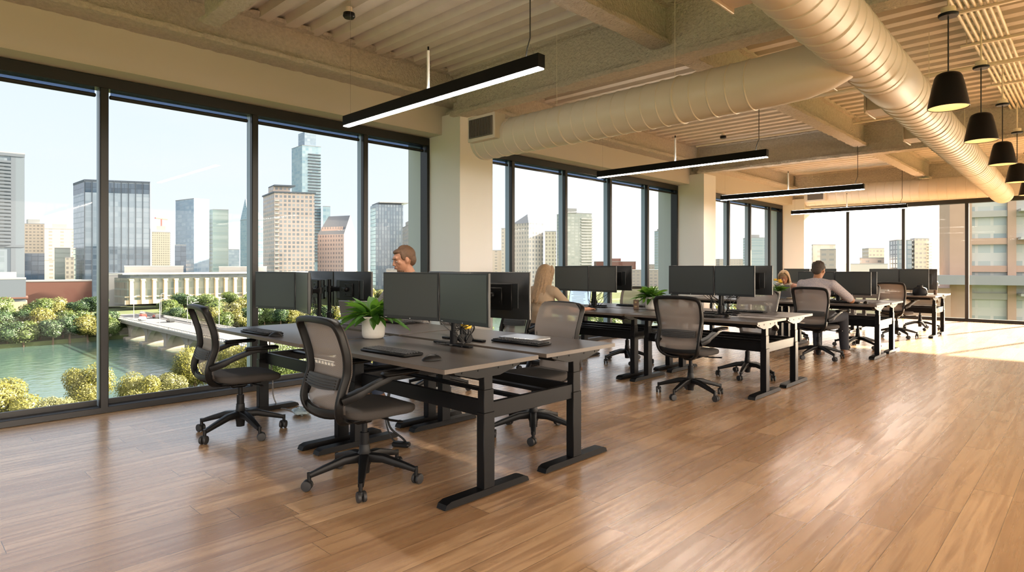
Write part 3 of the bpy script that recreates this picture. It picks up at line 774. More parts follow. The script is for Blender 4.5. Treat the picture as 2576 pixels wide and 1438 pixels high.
def monitor_arm(x, y, dirn, m1, m2, zc, label, group, h=.36):
    """pole clamped to the desk with two arms reaching to the monitor backs m1 and m2 (x, y)"""
    t = thing('monitor_stand', label, 'monitor stand', (x, y, .76), group=group)
    zr = zc - .76
    MB().cyl((0, 0, .0), (0, 0, zr + .09), .018, n=18).cyl((0, 0, .0), (0, 0, .10), .026, n=18).build('pole', 'blackmetal', t)
    b = MB().box((0, 0, .006), (.09, .09, .012), b=.003)
    b.box((-.12, -.01 * dirn, .008), (.17, .05, .014), b=.004).box((.12, .02 * dirn, .008), (.16, .045, .014), b=.004)
    b.build('base', 'blackmetal', t)
    MB().cyl((0, 0, zr - .028), (0, 0, zr + .028), .030, n=18).build('collar', 'blackmetal', t)
    for q in (m1, m2):
        v = Vector((q[0] - x, q[1] - y, 0)); L = v.length
        mid = v * .5 + Vector((0, dirn * .035, 0))
        m = MB().tube([(0, 0, zr), mid + Vector((0, 0, zr))], 1, 8, w=(.016, .02), up=(0, 0, 1))
        m.cyl(mid + Vector((0, 0, zr - .03)), mid + Vector((0, 0, zr + .03)), .019, n=14)
        m.tube([mid + Vector((0, 0, zr)), v * .94 + Vector((0, 0, zr))], 1, 8, w=(.013, .016), up=(0, 0, 1))
        m.ell(v * .95 + Vector((0, 0, zr)), .022)
        m.build('arm', 'blackmetal', t)
    rnd = random.Random(int(x * 100 + y * 10)); c = MB()
    for k in range(6):
        sx = rnd.choice((-1, 1)); x0 = sx * rnd.uniform(.08, .26); x1 = rnd.uniform(-.10, .10); zt = zr - rnd.uniform(.05, .15)
        c.tube(smooth_path([(x0, -dirn * .06, zt), (x0 * .8, -dirn * rnd.uniform(0, .06), zt * .72), (x0 * .3 + x1, rnd.uniform(-.03, .03), .09), (x1, rnd.uniform(-.02, .05), .012), (x1 + rnd.uniform(-.12, .12), dirn * .06, .008)], 5), .0032, 6)
    c.build('cables', 'cable', t)
    return t

def make_keyboard(name, label):
    t = thing(name, label, 'keyboard')
    MB().box((0, 0, .009), (.44, .15, .014), b=.005).build('case', 'blackplastic', t)
    k = MB()
    for r_ in range(6):
        y = .057 - r_ * .0215
        for c in range(21):
            x = -.205 + c * .0203
            if r_ == 5 and 4 <= c <= 9:
                if c == 4: k.box((x + .05, y, .0195), (.115, .016, .007), b=.002)
                continue
            k.box((x, y, .0195), (.0165, .0165, .007), b=.002)
    k.build('key', 'keys', t)
    return t
def make_mouse(name, label):
    t = thing(name, label, 'mouse')
    rs = []
    for u in (0, .03, .12, .3, .5, .7, .88, .97, 1):
        y = -.055 + .11 * u; w = .031 * math.sin(PI * (.06 + .88 * u)) ** .45; h = .036 * math.sin(PI * (.05 + .85 * u)) ** .8
        rs.append([(w * math.cos(an), y, .003 + h * max(0, math.sin(an))) for an in [2 * PI * k / 16 for k in range(16)]])
    MB().rings(rs).build('shell', 'blackplastic', t, angle=60)
    MB().cyl((-.003, .03, .031), (.003, .03, .031), .008, n=12).build('scroll_wheel', 'rubber', t)
    return t

def leaf(m, base, dirv, L, W, droop, twist=0., up=.9):
    """one lance shaped leaf on a stalk arching out from base"""
    base = Vector(base); d = Vector(dirv).normalized(); side = d.cross(Vector((0, 0, 1)))
    side = side.normalized() if side.length > .01 else Vector((1, 0, 0))
    N = 8; pts = []
    for i in range(N + 1):
        t = i / N
        p = base + Vector((d.x, d.y, 0)) * (L * (t * math.cos(up) + .25 * t * t)) + Vector((0, 0, 1)) * (L * (t * math.sin(up) - droop * t * t))
        pts.append(p)
    st = .28; vs = []
    for i in range(N + 1):
        t = i / N
        w = .0015 if t < st * .8 else W * math.sin(PI * min(1, (t - st * .8) / (1 - st * .8)) ** .75) ** .8 + .0006
        tg = (pts[min(i + 1, N)] - pts[max(i - 1, 0)]).normalized(); nn = side.cross(tg).normalized()
        sd = (side * math.cos(twist) + nn * math.sin(twist))
        vs += [pts[i] - sd * w + nn * (w * .35), pts[i], pts[i] + sd * w + nn * (w * .35)]
    m.add(vs, [(3 * i, 3 * i + 1, 3 * i + 4, 3 * i + 3) for i in range(N)] + [(3 * i + 1, 3 * i + 2, 3 * i + 5, 3 * i + 4) for i in range(N)])

def potted_plant(name, label, loc, seed, r=.085, h=.165, n=46, spread=1.):
    t = thing(name, label, 'potted plant', loc); rnd = random.Random(seed)
    MB().lathe([(.001, .001), (r * .78, .001), (r * .90, .008), (r * .99, .03), (r, .06), (r, h - .004), (r * .985, h), (r * .94, h), (r * .93, h - .02), (.001, h - .02)], n=40).build('pot', 'pot', t)
    MB().lathe([(.001, h - .012), (r * .93, h - .016)], n=24, caps=False).build('soil', 'soil', t)
    m = MB()
    for k in range(n):
        a = rnd.uniform(0, 2 * PI); q = k / n
        L = rnd.uniform(.13, .22) * spread; up = rnd.uniform(.75, 1.35) if q < .5 else rnd.uniform(.2, .8)
        leaf(m, (.03 * math.cos(a) * rnd.random(), .03 * math.sin(a) * rnd.random(), h - .015), (math.cos(a), math.sin(a), 0), L, rnd.uniform(.021, .034) * spread, rnd.uniform(.25, .75) * (1.1 if q > .5 else .5), rnd.uniform(-.5, .5), up)
    m.build('foliage', 'leaf', t, recalc=False, angle=80)
    return t

# ---- desks: four clusters of two by two
CL = [  # right end x, front y, name of the cluster
    (-2.455, 2.035, 'nearest cluster'), (-2.365, 5.83, 'second cluster'), (-2.215, 9.50, 'third cluster'), (-2.13, 13.08, 'farthest cluster')]
GAP = .075
desk_a = make_desk('standing_desk', '', end_beam=True); desk_b = make_desk('standing_desk', '')
for i, (xr, yf, nm) in enumerate(CL):
    for j, side in enumerate(('aisle', 'window')):
        xc = xr - .75 - j * 1.535
        g = 'dark standing desks of the ' + nm
        la = f'dark topped standing desk of the {nm}, front row, {side} side'
        lb = f'dark topped standing desk of the {nm}, back row, {side} side'
        if i == 0 and j == 0:
            desk_a.location = (xc, yf, 0); desk_a['label'] = la; desk_a['group'] = g
            desk_b.location = (xc, yf + .81 + .735, 0); desk_b.rotation_euler = (0, 0, PI); desk_b['label'] = lb; desk_b['group'] = g
        else:
            dy = .02 if (i == 0 and j == 1) else 0
            dup(desk_a, (xc, yf - dy, 0), 0, la, g); dup(desk_b, (xc, yf + .81 + .735, 0), PI, lb, g)

# ---- chairs
chair = make_chair('task_chair', ''); chair_blue = make_chair('task_chair', '', 'seatblue')
CH = [  # x, y, facing (degrees from +y), label
    (-3.20, 2.03, -2, 'black mesh task chair in the foreground, at the nearest desk front row, aisle side', 20),
    (-4.83, 1.95, -6, 'black mesh task chair nearest the river window, tucked at the front row of desks', -10),
    (-3.17, 3.52, 172, 'taupe mesh task chair facing the camera behind the nearest cluster, aisle side', 50),
    (-4.95, 4.0, 178, 'task chair the man in the grey shirt sits on', 5),
    (-4.93, 5.42, -2, 'task chair the woman in the tan blouse sits on', 0),
    (-2.97, 5.66, 2, 'black mesh task chair seen from behind at the second cluster, aisle side', 33),
    (-2.99, 7.08, 178, 'taupe mesh task chair behind the second cluster, aisle side', 12),
    (-4.62, 7.03, 184, 'task chair with a navy seat behind the second cluster, window side', 40),
    (-2.88, 9.22, -4, 'black mesh task chair the man in the lilac shirt sits on', 22),
    (-2.80, 10.86, 180, 'taupe mesh task chair behind the third cluster, aisle side', 60),
    (-4.02, 11.35, 178, 'task chair the woman with the cream scarf sits on', 10),
    (-2.70, 12.95, -8, 'black mesh task chair at the farthest cluster, seen from behind', 15),
    (-2.68, 14.85, 176, 'task chair behind the farthest cluster of desks', 30),
]
for i, (x, y, a, lab, sp) in enumerate(CH):
    src = chair_blue if 'navy' in lab else chair
    if i == 0: o = chair; o.location = (x, y, 0); o.rotation_euler = (0, 0, R(a)); o['label'] = lab; o['group'] = 'mesh task chairs around the desks'
    elif 'navy' in lab: o = chair_blue; o.location = (x, y, 0); o.rotation_euler = (0, 0, R(a)); o['label'] = lab; o['group'] = 'mesh task chairs around the desks'
    else: o = dup(src, (x, y, 0), R(a), lab, 'mesh task chairs around the desks')
    # turn the star base and casters of this chair
    for ch in o.children:
        n0 = ch.name.split('.')[0]
        if n0 in ('star_base', 'caster'): ch.rotation_euler = (0, 0, R(sp))

# ---- monitors
mon = make_monitor('monitor', '')
MG = 'switched off desk monitors'
used = []
def mon_at(a, b, zt, label, h=.33):
    if not used:
        used.append(1); A, B = Vector(a), Vector(b); c = (A + B) / 2; dr = B - A
        mon.location = (c.x, c.y, zt - h / 2); mon.rotation_euler = (0, 0, math.atan2(dr.y, dr.x)); mon.scale = (dr.length / .54, 1, h / .33); mon['label'] = label; mon['group'] = MG
        return mon
    return place_monitor(mon, a, b, zt, label, MG, h=h)
def pair(xl, xm, xr2, y, zt, h, nm, row, side, back, d1=-.05, d2=-.06, yp=None, arm=True):
    """two monitors side by side meeting at xm; back=True faces +y"""
    zc = zt - h / 2; s = 'back row' if back else 'front row'
    if not back:
        mon_at((xl, y + d1), (xm - .004, y), zt, f'dark monitor of the {nm}, {s}, {side} side, left one of the pair', h)
        mon_at((xm + .004, y), (xr2, y + d2), zt, f'dark monitor of the {nm}, {s}, {side} side, right one of the pair', h)
    else:
        mon_at((xm - .004, y), (xl, y - d1), zt, f'back of a monitor of the {nm}, {s}, {side} side, left one seen', h)
        mon_at((xr2, y - d2), (xm + .004, y), zt, f'back of a monitor of the {nm}, {s}, {side} side, right one seen', h)
    if arm:
        sg = -1 if back else 1
        off = .07 * sg
        monitor_arm(xm + .02, yp, -sg, ((xl + xm) / 2, y + off + (d1 / 2 if not back else -d1 / 2)), ((xm + xr2) / 2, y + off + (d2 / 2 if not back else -d2 / 2)), zc,
                    f'black two-armed monitor stand clamped to the desk of the {nm}, {s}, {side} side', 'monitor stands on the desks')
pair(-3.742, -3.208, -2.668, 2.615, 1.257, .33, 'nearest cluster', 0, 'aisle', False, -.085, -.062, yp=2.725)
pair(-5.52, -5.005, -4.49, 2.49, 1.250, .33, 'nearest cluster', 0, 'window', False, -.13, -.155, yp=2.70)
pair(-3.90, -3.37, -2.835, 3.06, 1.258, .33, 'nearest cluster', 1, 'aisle', True, -.03, -.065, yp=2.955)
pair(-5.80, -5.265, -4.73, 3.02, 1.250, .33, 'nearest cluster', 1, 'window', True, -.02, -.07, yp=2.945)
pair(-3.635, -3.085, -2.605, 6.42, 1.305, .33, 'second cluster', 0, 'aisle', False, -.02, -.08, yp=6.53)
pair(-5.37, -4.81, -4.345, 6.42, 1.300, .33, 'second cluster', 0, 'window', False, -.02, -.06, yp=6.53)
pair(-3.70, -3.17, -2.64, 6.90, 1.305, .33, 'second cluster', 1, 'aisle', True, -.02, -.03, yp=6.76)
pair(-5.55, -5.01, -4.475, 6.90, 1.305, .33, 'second cluster', 1, 'window', True, -.02, -.03, yp=6.76)
pair(-3.44, -2.915, -2.415, 10.07, 1.215, .345, 'third cluster', 0, 'aisle', False, -.02, -.03, yp=10.2)
pair(-5.0, -4.5, -3.98, 10.07, 1.215, .345, 'third cluster', 0, 'window', False, -.02, -.03, yp=10.2)
pair(-3.52, -2.99, -2.465, 10.56, 1.215, .345, 'third cluster', 1, 'aisle', True, -.02, -.03, yp=10.43)
pair(-3.30, -2.80, -2.315, 13.62, 1.245, .40, 'farthest cluster', 0, 'aisle', False, -.02, -.03, yp=13.76)
pair(-3.36, -2.83, -2.27, 14.12, 1.245, .40, 'farthest cluster', 1, 'aisle', True, -.02, -.03, yp=14.0)
pair(-4.95, -4.42, -3.9, 13.62, 1.245, .36, 'farthest cluster', 0, 'window', False, -.02, -.03, yp=13.76)

# ---- keyboards and mice
kb = make_keyboard('keyboard', ''); ms = make_mouse('mouse', '')
KB = [(-3.175, 2.205, 3, 'black keyboard on the nearest desk in front of the foreground chair'), (-4.86, 2.13, 2, 'black keyboard on the window side desk beside the river window'),
      (-2.93, 3.12, 182, 'black keyboard on the back row desk behind the near monitors'), (-3.12, 6.12, 0, 'black keyboard at the second cluster, behind the chair back'),
      (-3.0, 7.08, 180, 'black keyboard at the second cluster, back row, before the empty taupe chair'), (-4.55, 7.05, 178, 'black keyboard at the second cluster, window side, back row'),
      (-2.75, 9.88, 4, 'keyboard under the hand of the man in the lilac shirt'), (-4.85, 3.42, 180, 'black keyboard under the hands of the man in the grey shirt'), (-2.85, 13.38, 0, 'keyboard on the farthest cluster, front row')]
for i, (x, y, a, l) in enumerate(KB):
    if i == 0: kb.location = (x, y, .76); kb.rotation_euler = (0, 0, R(a)); kb['label'] = l; kb['group'] = 'keyboards on the desks'
    else: dup(kb, (x, y, .76), R(a), l, 'keyboards on the desks')
MS = [(-2.755, 2.19, -20, 'black mouse on the nearest desk beside its keyboard'), (-4.55, 2.105, -60, 'black mouse on the window side desk by the river window'), (-2.82, 6.16, 10, 'black mouse at the second cluster, front row'),
      (-2.44, 9.86, 10, 'small black mouse on the third cluster desk near its end')]
for i, (x, y, a, l) in enumerate(MS):
    if i == 0: ms.location = (x, y, .76); ms.rotation_euler = (0, 0, R(a)); ms['label'] = l; ms['group'] = 'mice on the desks'
    else: dup(ms, (x, y, .76), R(a), l, 'mice on the desks')

# ---- laptops
def laptop(loc, rz, label, tilt=105, w=.32, d=.22, closed=False, lit=True):
    t = thing('laptop', label, 'laptop', loc, R(rz))
    MB().box((0, 0, .008), (w, d, .014), b=.004).build('base', 'silver', t)
    if closed:
        MB().box((0, 0, .0185), (w, d, .006), b=.003).build('lid', 'silver', t); return t
    k = MB()
    for a in range(5):
        for c in range(13): k.box((-w * .42 + c * w * .07, d * .33 - a * .022, .0165), (.018, .017, .002))
    k.build('key', 'keys', t, smooth=False)
    m = MB().box((0, 0, d / 2), (w, .006, d), b=.002); m.xf(Matrix.Translation((0, d / 2, .014)) @ Matrix.Rotation(R(90 - tilt), 4, 'X'))
    l = m.build('lid', 'silver', t)
    s = MB().box((0, -.0035, d / 2 + .003), (w - .02, .002, d - .025)); s.xf(Matrix.Translation((0, d / 2, .014)) @ Matrix.Rotation(R(90 - tilt), 4, 'X'))
    s.build('screen', 'laptopscreen' if lit else 'screen', l, smooth=False)
    if lit:
        s = MB()
        for q in range(9): s.box((-.03 + .01 * (q % 3), -.005, .03 + q * .019), (w - .12 - .03 * (q % 2), .001, .006))
        s.xf(Matrix.Translation((0, d / 2, .014)) @ Matrix.Rotation(R(90 - tilt), 4, 'X')); s.build('screen_text', 'textgrey', l, smooth=False)
    return t
laptop((-5.03, 6.42, .76), 12, 'open laptop with a pale lit screen before the woman in the tan blouse')
laptop((-4.93, 3.12, .76), 205, 'open silver laptop behind the plant, before the man in grey', lit=False)
laptop((-3.06, 3.30, .76), 184, 'closed silver laptop lying beside the keyboard on the back row desk', closed=True)
laptop((-3.86, 10.75, .76), 168, 'open laptop before the woman with the cream scarf', lit=False)
laptop((-3.05, 14.5, .76), 180, 'closed laptop on the back row of the farthest cluster', closed=True)

# ---- plants
potted_plant('potted_plant', 'leafy green plant in a white pot on the nearest desks', (-3.93, 2.57, .76), 11, n=84, spread=1.12)
potted_plant('potted_plant', 'leafy green plant in a white pot on the second cluster', (-4.03, 6.68, .76), 23, r=.078, h=.155, n=76, spread=1.1)
t = thing('flower_vase', 'bunch of yellow and white flowers in a tapered white pot', 'flower vase', (-3.81, 10.19, .76))
MB().lathe([(.001, .001), (.035, .001), (.055, .13), (.052, .13), (.001, .12)], n=24).build('vase', 'pot', t)
m = MB(); rnd = random.Random(4)
for k in range(34):
    a = rnd.uniform(0, 2 * PI); leaf(m, (0, 0, .12), (math.cos(a), math.sin(a), 0), rnd.uniform(.12, .22), rnd.uniform(.018, .028), rnd.uniform(.1, .7), rnd.uniform(-.5, .5), rnd.uniform(.4, 1.4))
m.build('foliage', 'leaf', t, recalc=False, angle=80)
for nme, mt, cs in (('white_blossom', 'petalw', ((.02, -.05, .25), (-.05, -.04, .20), (.06, .02, .22))), ('yellow_blossom', 'petaly', ((.07, -.05, .27), (.03, .03, .29), (-.03, .0, .30)))):
    for c in cs:
        q = MB(); c = Vector(c)
        for k in range(16):
            a = 2 * PI * k / 8 + (.4 if k > 7 else 0); e = .35 if k < 8 else 1.0
            d_ = Vector((math.cos(a) * math.cos(e), math.sin(a) * math.cos(e), math.sin(e)))
            q.ell(c + d_ * .022, (.022, .010, .006), Euler((0, -e, a)), nu=8, nv=6)
        q.ell(c + Vector((0, 0, .01)), .011)
        q.build(nme, mt, t, angle=80)

# ---- small things
t = thing('carton', 'small brown box with gold print standing on the second cluster desk', 'box', (-4.16, 6.53, .76), R(20))
MB().box((0, 0, .06), (.062, .05, .12), b=.006).build('box_body', 'brownbox', t)
m = MB()
for z, w in ((.10, .03), (.085, .022), (.045, .036), (.035, .026)): m.box((0, -.0255, z), (w, .001, .006))
m.box((.0, -.0255, .092), (.026, .001, .02)); m.build('print', 'goldprint', t, smooth=False)
tag(MB().lathe([(.001, 0), (.026, 0), (.03, .085), (.027, .085), (.024, .01), (.001, .01)], n=20).build('cup', 'brownbox'), 'small dark cup standing near the end of the farthest desk', 'cup').location = (-2.27, 13.95, .76)
t = thing('bag', 'black rounded bag standing on the farthest cluster desk', 'bag', (-2.42, 13.42, .76), R(8)); t.scale = (.78, .78, .85)
MB().rings([[(x * s, y * .10, z) for x, y in [(math.cos(2 * PI * k / 20), math.sin(2 * PI * k / 20)) for k in range(20)]] for z, s in ((0, .13), (.02, .155), (.09, .15), (.15, .13), (.175, .08), (.18, .06), (.215, .06), (.218, .05))]).build('bag_body', 'blackplastic', t, angle=60)
MB().tube(smooth_path([(-.05, 0, .21), (-.04, 0, .25), (.04, 0, .25), (.05, 0, .21)], 4), .006, 8).build('handle', 'cable', t)
tag(MB().box((-3.02, 7.24, .7635), (.30, .21, .006), b=.001).build('papers', 'paper'), 'loose white papers on the second cluster, back row', 'papers')
tag(MB().box((-2.62, 10.02, .7625), (.22, .30, .004), b=.001, rot=.4).build('papers', 'paper'), 'white sheet of paper on the third cluster by the mouse', 'papers')
tag(MB().box((-3.62, 10.48, .770), (.26, .19, .018), b=.004, rot=.2).build('notebook', 'blouse'), 'closed tan notebook on the third cluster by the flower pot', 'notebook')
t = thing('headset', 'tangled black headset with yellow ear pads between the two poles', 'headset', (-3.19, 2.83, .765))
MB().tube(smooth_path([(-.03, 0, .03), (-.035, .0, .10), (0, 0, .14), (.035, 0, .10), (.03, 0, .03)], 5), .007, 8).build('headband', 'blackplastic', t)
for sx in (-1, 1): MB().cyl((sx * .026, 0, .03), (sx * .044, 0, .03), .030, n=16).build('ear_cup', 'blackplastic', t)
MB().cyl((.0, -.02, .135), (.0, .02, .135), .024, n=14).cyl((.03, -.02, .115), (.03, .02, .115), .017, n=14).build('ear_pad', 'petaly', t)
# floor clutter
t = thing('extension_cable', 'speckled cord hanging from the desk to the floor by the window side chair', 'cable')
MB().tube(smooth_path([(-5.42, 2.45, .70), (-5.44, 2.46, .5), (-5.43, 2.48, .3), (-5.46, 2.50, .12), (-5.42, 2.53, .014), (-5.32, 2.55, .007), (-5.22, 2.56, .007), (-5.13, 2.57, .007)], 6), .0055, 8).build('cord', 'whitecable', t)
m = MB()
t2 = thing('plastic_bag', 'crumpled pale blue plastic bag lying on the floor under the window side desk', 'bag', (-5.03, 2.56, 0))
rnd = random.Random(9)
m.ell((0, 0, .03), (.10, .07, .03), nu=18, nv=10); m.v = [(x + rnd.uniform(-.012, .012), y + rnd.uniform(-.012, .012), max(.002, z + rnd.uniform(-.01, .014))) for x, y, z in m.v]
m.build('bag_body', 'clearbag', t2, angle=70)
t = thing('power_adapter', 'cables and adapter hanging under the nearest desk to the floor', 'power adapter', (-3.62, 2.60, 0))
MB().box((0, 0, .02), (.13, .055, .034), b=.008, rot=.5).build('adapter', 'blackplastic', t)
MB().tube(smooth_path([(.05, .02, .02), (-.02, .03, .05), (-.14, .0, .12), (-.20, .02, .25), (-.19, .05, .42), (-.18, .06, .47)], 6), .008, 8).tube(smooth_path([(-.05, .0, .02), (-.10, -.02, .06), (-.16, -.02, .16), (-.18, .0, .30), (-.17, .04, .47)], 6), .006, 8).build('cord', 'cable', t)
# ================================================================== people
def remesh(o, vox, sm=3, fac=.5):
    r = o.modifiers.new('r', 'REMESH'); r.mode = 'VOXEL'; r.voxel_size = vox; r.use_smooth_shade = True
    s = o.modifiers.new('s', 'SMOOTH'); s.factor = fac; s.iterations = sm
    return o

def hand(m, wrist, d, side, n, curl=.35, s=1.):
    """wrist point, forearm direction d, thumb side vector, palm normal n (pointing out of the back of the hand)"""
    w = Vector(wrist); d = Vector(d).normalized(); n = Vector(n); n = (n - d * n.dot(d)).normalized(); side = Vector(side); side = (side - d * side.dot(d) - n * side.dot(n)).normalized()
    def P(a, b, c): return w + d * (a * s) + side * (b * s) + n * (c * s)
    m.cap(P(0, 0, 0), P(.03, 0, 0), .025 * s, .026 * s, 10)
    for b, l in ((.028, .088), (.010, .092), (-.009, .088), (-.027, .080)):       # palm rays
        m.cap(P(.02, b * .7, 0), P(l, b, .002), .014 * s, .0115 * s, 8)
    for b, l0, L, dv in ((.029, .088, (.040, .024, .019), .10), (.010, .092, (.045, .028, .020), .02), (-.009, .088, (.041, .026, .019), -.05), (-.027, .080, (.032, .020, .017), -.14)):
        p = P(l0, b, .002); a = curl * .6; r0 = .0092 * s
        for q, l in enumerate(L):
            dd = d * math.cos(a) - n * math.sin(a) + side * dv
            dd.normalize(); p2 = p + dd * (l * s); m.cap(p, p2, r0, r0 * .92, 8); p = p2; r0 *= .92; a += curl
    p = P(.025, .026, -.004)                                                       # thumb from the side of the palm
    for l, dv, r0 in ((.040, (.62, .75, -.15), .0135), (.030, (.80, .50, -.2), .0105), (.024, (.92, .25, -.25), .0095)):
        dd = (d * dv[0] + side * dv[1] + n * dv[2]).normalized(); p2 = p + dd * (l * s); m.cap(p, p2, r0 * s, r0 * .9 * s, 8); p = p2

def person(label, loc, rz, skin, cfg):
    t = thing('person', label, 'person', loc, R(rz)); s = cfg.get('scale', 1.); t.scale = (s, s, s)
    fem = cfg.get('female', False); lean = R(cfg.get('lean', 6)); sw = .165 if fem else .192
    hip = Vector((0, .0, .56))
    def torso(z, y=0): return hip + Vector((0, z * math.sin(lean) + y, z * math.cos(lean)))
    chest = torso(.33); neck0 = torso(.47, .0); fwd = cfg.get('neck', .035)
    hc = torso(.612, fwd)                                                             # head centre
    RM = Matrix.Translation(hc) @ (Euler((R(-cfg.get('nod', 10)), R(cfg.get('tilt', 0)), R(cfg.get('turn', 0)))).to_matrix().to_4x4())
    b = MB()
    # head
    k = len(b.v)
    b.ell((0, -.012, .025), (.074, .092, .088), nu=20, nv=14)
    b.ell((0, .022, -.022), (.062, .066, .082), nu=20, nv=14)
    b.ell((0, .046, -.078), (.036, .034, .028)); b.ell((0, .060, -.094), (.020, .018, .015))      # jaw, chin
    b.ell((0, .070, .030), (.050, .020, .020)); b.ell((.045, .052, -.012), (.018, .020, .018)); b.ell((-.045, .052, -.012), (.018, .020, .018))
    b.cap((0, .084, .012), (0, .098, -.022), .0085, .0115, 10); b.ell((.011, .092, -.026), (.008, .010, .007)); b.ell((-.011, .092, -.026), (.008, .010, .007))
    b.ell((0, .083, -.052), (.024, .012, .013))
    for sx in (-1, 1):
        b.ell((sx * .074, -.008, -.002), (.007, .016, .027)); b.ell((sx * .069, .0, -.024), (.006, .010, .008))
    b.xf(RM, k)
    b.cap(torso(.46, -.012), hc + Vector((0, -.018, -.06)), .056 if not fem else .047, .054 if not fem else .045, 14)
    # torso
    b.ell(torso(.02), (.150 if not fem else .155, .105, .10)); b.ell(torso(.16), (.135 if not fem else .118, .095, .13)); b.ell(torso(.30, .005), (.158 if not fem else .135, .108, .15))
    b.cap(torso(.425) + Vector((-sw * .75, 0, 0)), torso(.425) + Vector((sw * .75, 0, 0)), .052, .052); b.cap(torso(.45), torso(.485), .062, .055)
    sh = MB()
    ex = .012
    sh.ell(torso(.02), (.158, .115, .105)); sh.ell(torso(.15), (.152 if not fem else .132, .112, .15), nu=20); sh.ell(torso(.31, .005), (.178 if not fem else .152, .122, .155), nu=20)
    sh.cap(torso(.418) + Vector((-sw * .82, 0, 0)), torso(.418) + Vector((sw * .82, 0, 0)), .064, .064)
    sh.lathe([(.070, 0), (.068, .03), (.060, .045), (.052, .045), (.056, .02)], n=20) if False else None
    for sx in (-1, 1): sh.cap(torso(.462, -.012) + Vector((sx * .035, 0, 0)), torso(.428, -.005) + Vector((sx * sw * .85, 0, 0)), .050, .056, 14)
    sh.cap(torso(.44, -.01), torso(.462, -.012), .068, .062, 14)
    for sg, key in ((1, 'R'), (-1, 'L')):
        S = torso(.425) + Vector((sg * sw, 0, 0)); E = Vector(cfg['elbow' + key]); W = Vector(cfg['wrist' + key])
        b.cap(S, E, .047 if not fem else .040, .040 if not fem else .033, 12); b.cap(E, W, .039 if not fem else .032, .026 if not fem else .023, 12)
        b.ell(E.lerp(W, .3), (.040 if not fem else .033,) * 3)
        d = (W - E).normalized()
        hand(b, W, Vector((d.x * .8 - sg * .1, d.y, max(-.15, d.z * .3))), Vector((-sg, .2, 0)), Vector((0, 0, 1)), cfg.get('curl' + key, .35), 1. if not fem else .9)
        f = cfg.get('sleeve', .95)
        if f <= 1: sh.cap(S, S.lerp(E, f), .062 if not fem else .052, .056 if not fem else .047, 14)
        else: sh.cap(S, E, .060, .052, 14); sh.cap(E, E.lerp(W, f - 1), .052, .040, 14)
        # legs
        K = Vector((sg * .13, .44, .545)) + Vector(cfg.get('knee' + key, (0, 0, 0))); A = Vector((sg * .13, .46, .10)) + Vector(cfg.get('ankle' + key, (0, 0, 0))); H = hip + Vector((sg * .085, .0, -.01))
        b.cap(H, K, .070, .046, 12); b.cap(K, A, .042, .030, 12); b.ell(K.lerp(A, .3) + Vector((0, -.012, 0)), (.042, .046, .08))
        b.cap(A + Vector((0, -.02, -.05)), A + Vector((0, .11, -.065)), .026, .018, 10)
    body = b.build('body', skin, t, recalc=True); remesh(body, .006, 2)
    remesh(sh.build('shirt', cfg['shirt'], t), .009, 4)
    tr = MB(); tr.ell(hip + Vector((0, -.01, -.01)), (.168, .125, .105))
    for sg, key in ((1, 'R'), (-1, 'L')):
        K = Vector((sg * .13, .44, .545)) + Vector(cfg.get('knee' + key, (0, 0, 0))); A = Vector((sg * .13, .46, .10)) + Vector(cfg.get('ankle' + key, (0, 0, 0))); H = hip + Vector((sg * .085, .0, -.01))
        tr.cap(H, K, .094, .074, 14); tr.cap(K, A + Vector((0, 0, .01)), .072, .056, 14)
        so = MB(); so.cap(A + Vector((0, -.03, -.062)), A + Vector((0, .13, -.068)), .042, .034, 12); so.cap(A + Vector((0, -.02, -.05)), A + Vector((0, .0, -.01)), .044, .046, 12)
        so.box(A + Vector((0, .045, -.092)), (.075, .25, .016), b=.006)
        so.build('shoe', cfg.get('shoes', 'shoe'), t, angle=60)
    remesh(tr.build('trousers', cfg.get('legs', 'trousers'), t), .010, 4)
    # face details
    for sx in (-1, 1):
        e = MB().ell((sx * .031, .0735, .001), (.011, .009, .0042)); e.xf(RM); e = e.build('eye', 'eyew', t)
        q = MB().ell((sx * .031, .0808, -.0005), (.0050, .004, .0038)); q.xf(RM); q.build('iris', 'iris', e)
        w = MB().tube([(sx * .014, .091, .022), (sx * .032, .090, .027), (sx * .050, .078, .021)], [.0025, .003, .0015], 8); w.xf(RM); w.build('eyebrow', cfg['hair'], t)
    l = MB().ell((0, .0945, -.0475), (.020, .0045, .0042)).ell((0, .0940, -.0560), (.017, .0045, .0048)); l.xf(RM); l.build('lips', 'lips', t)
    # hair
    h = MB(); rnd = random.Random(5); st = cfg['style']
    if st in ('short', 'curly'):
        h.ell((0, -.022, .036), (.0795, .091, .083), nu=22, nv=14); h.ell((0, -.058, -.005), (.066, .050, .066)); h.ell((0, .030, .078), (.054, .048, .026))
        for sx in (-1, 1): h.ell((sx * .068, .012, .030), (.010, .026, .034))
        for k in range(110 if st == 'curly' else 60):
            a = rnd.uniform(0, 2 * PI); e = rnd.uniform(.35, 1.5)
            c = Vector((.074 * math.cos(e) * math.cos(a), -.020 + .084 * math.cos(e) * math.sin(a), .040 + .078 * math.sin(e)))
            if c.y > .050 and c.z < .085: continue
            h.ell(c, rnd.uniform(.008, .014) if st == 'curly' else rnd.uniform(.006, .010))
        if cfg.get('beard'):
            q = MB(); q.ell((0, .045, -.084), (.0385, .0375, .028)); q.ell((0, .060, -.095), (.0215, .0195, .016)); q.xf(RM); remesh(q.build('stubble', cfg['beard'], t), .006, 2)
    else:
        h.ell((0, -.016, .034), (.086, .098, .090), nu=22, nv=14); L = cfg.get('hairlen', .30)
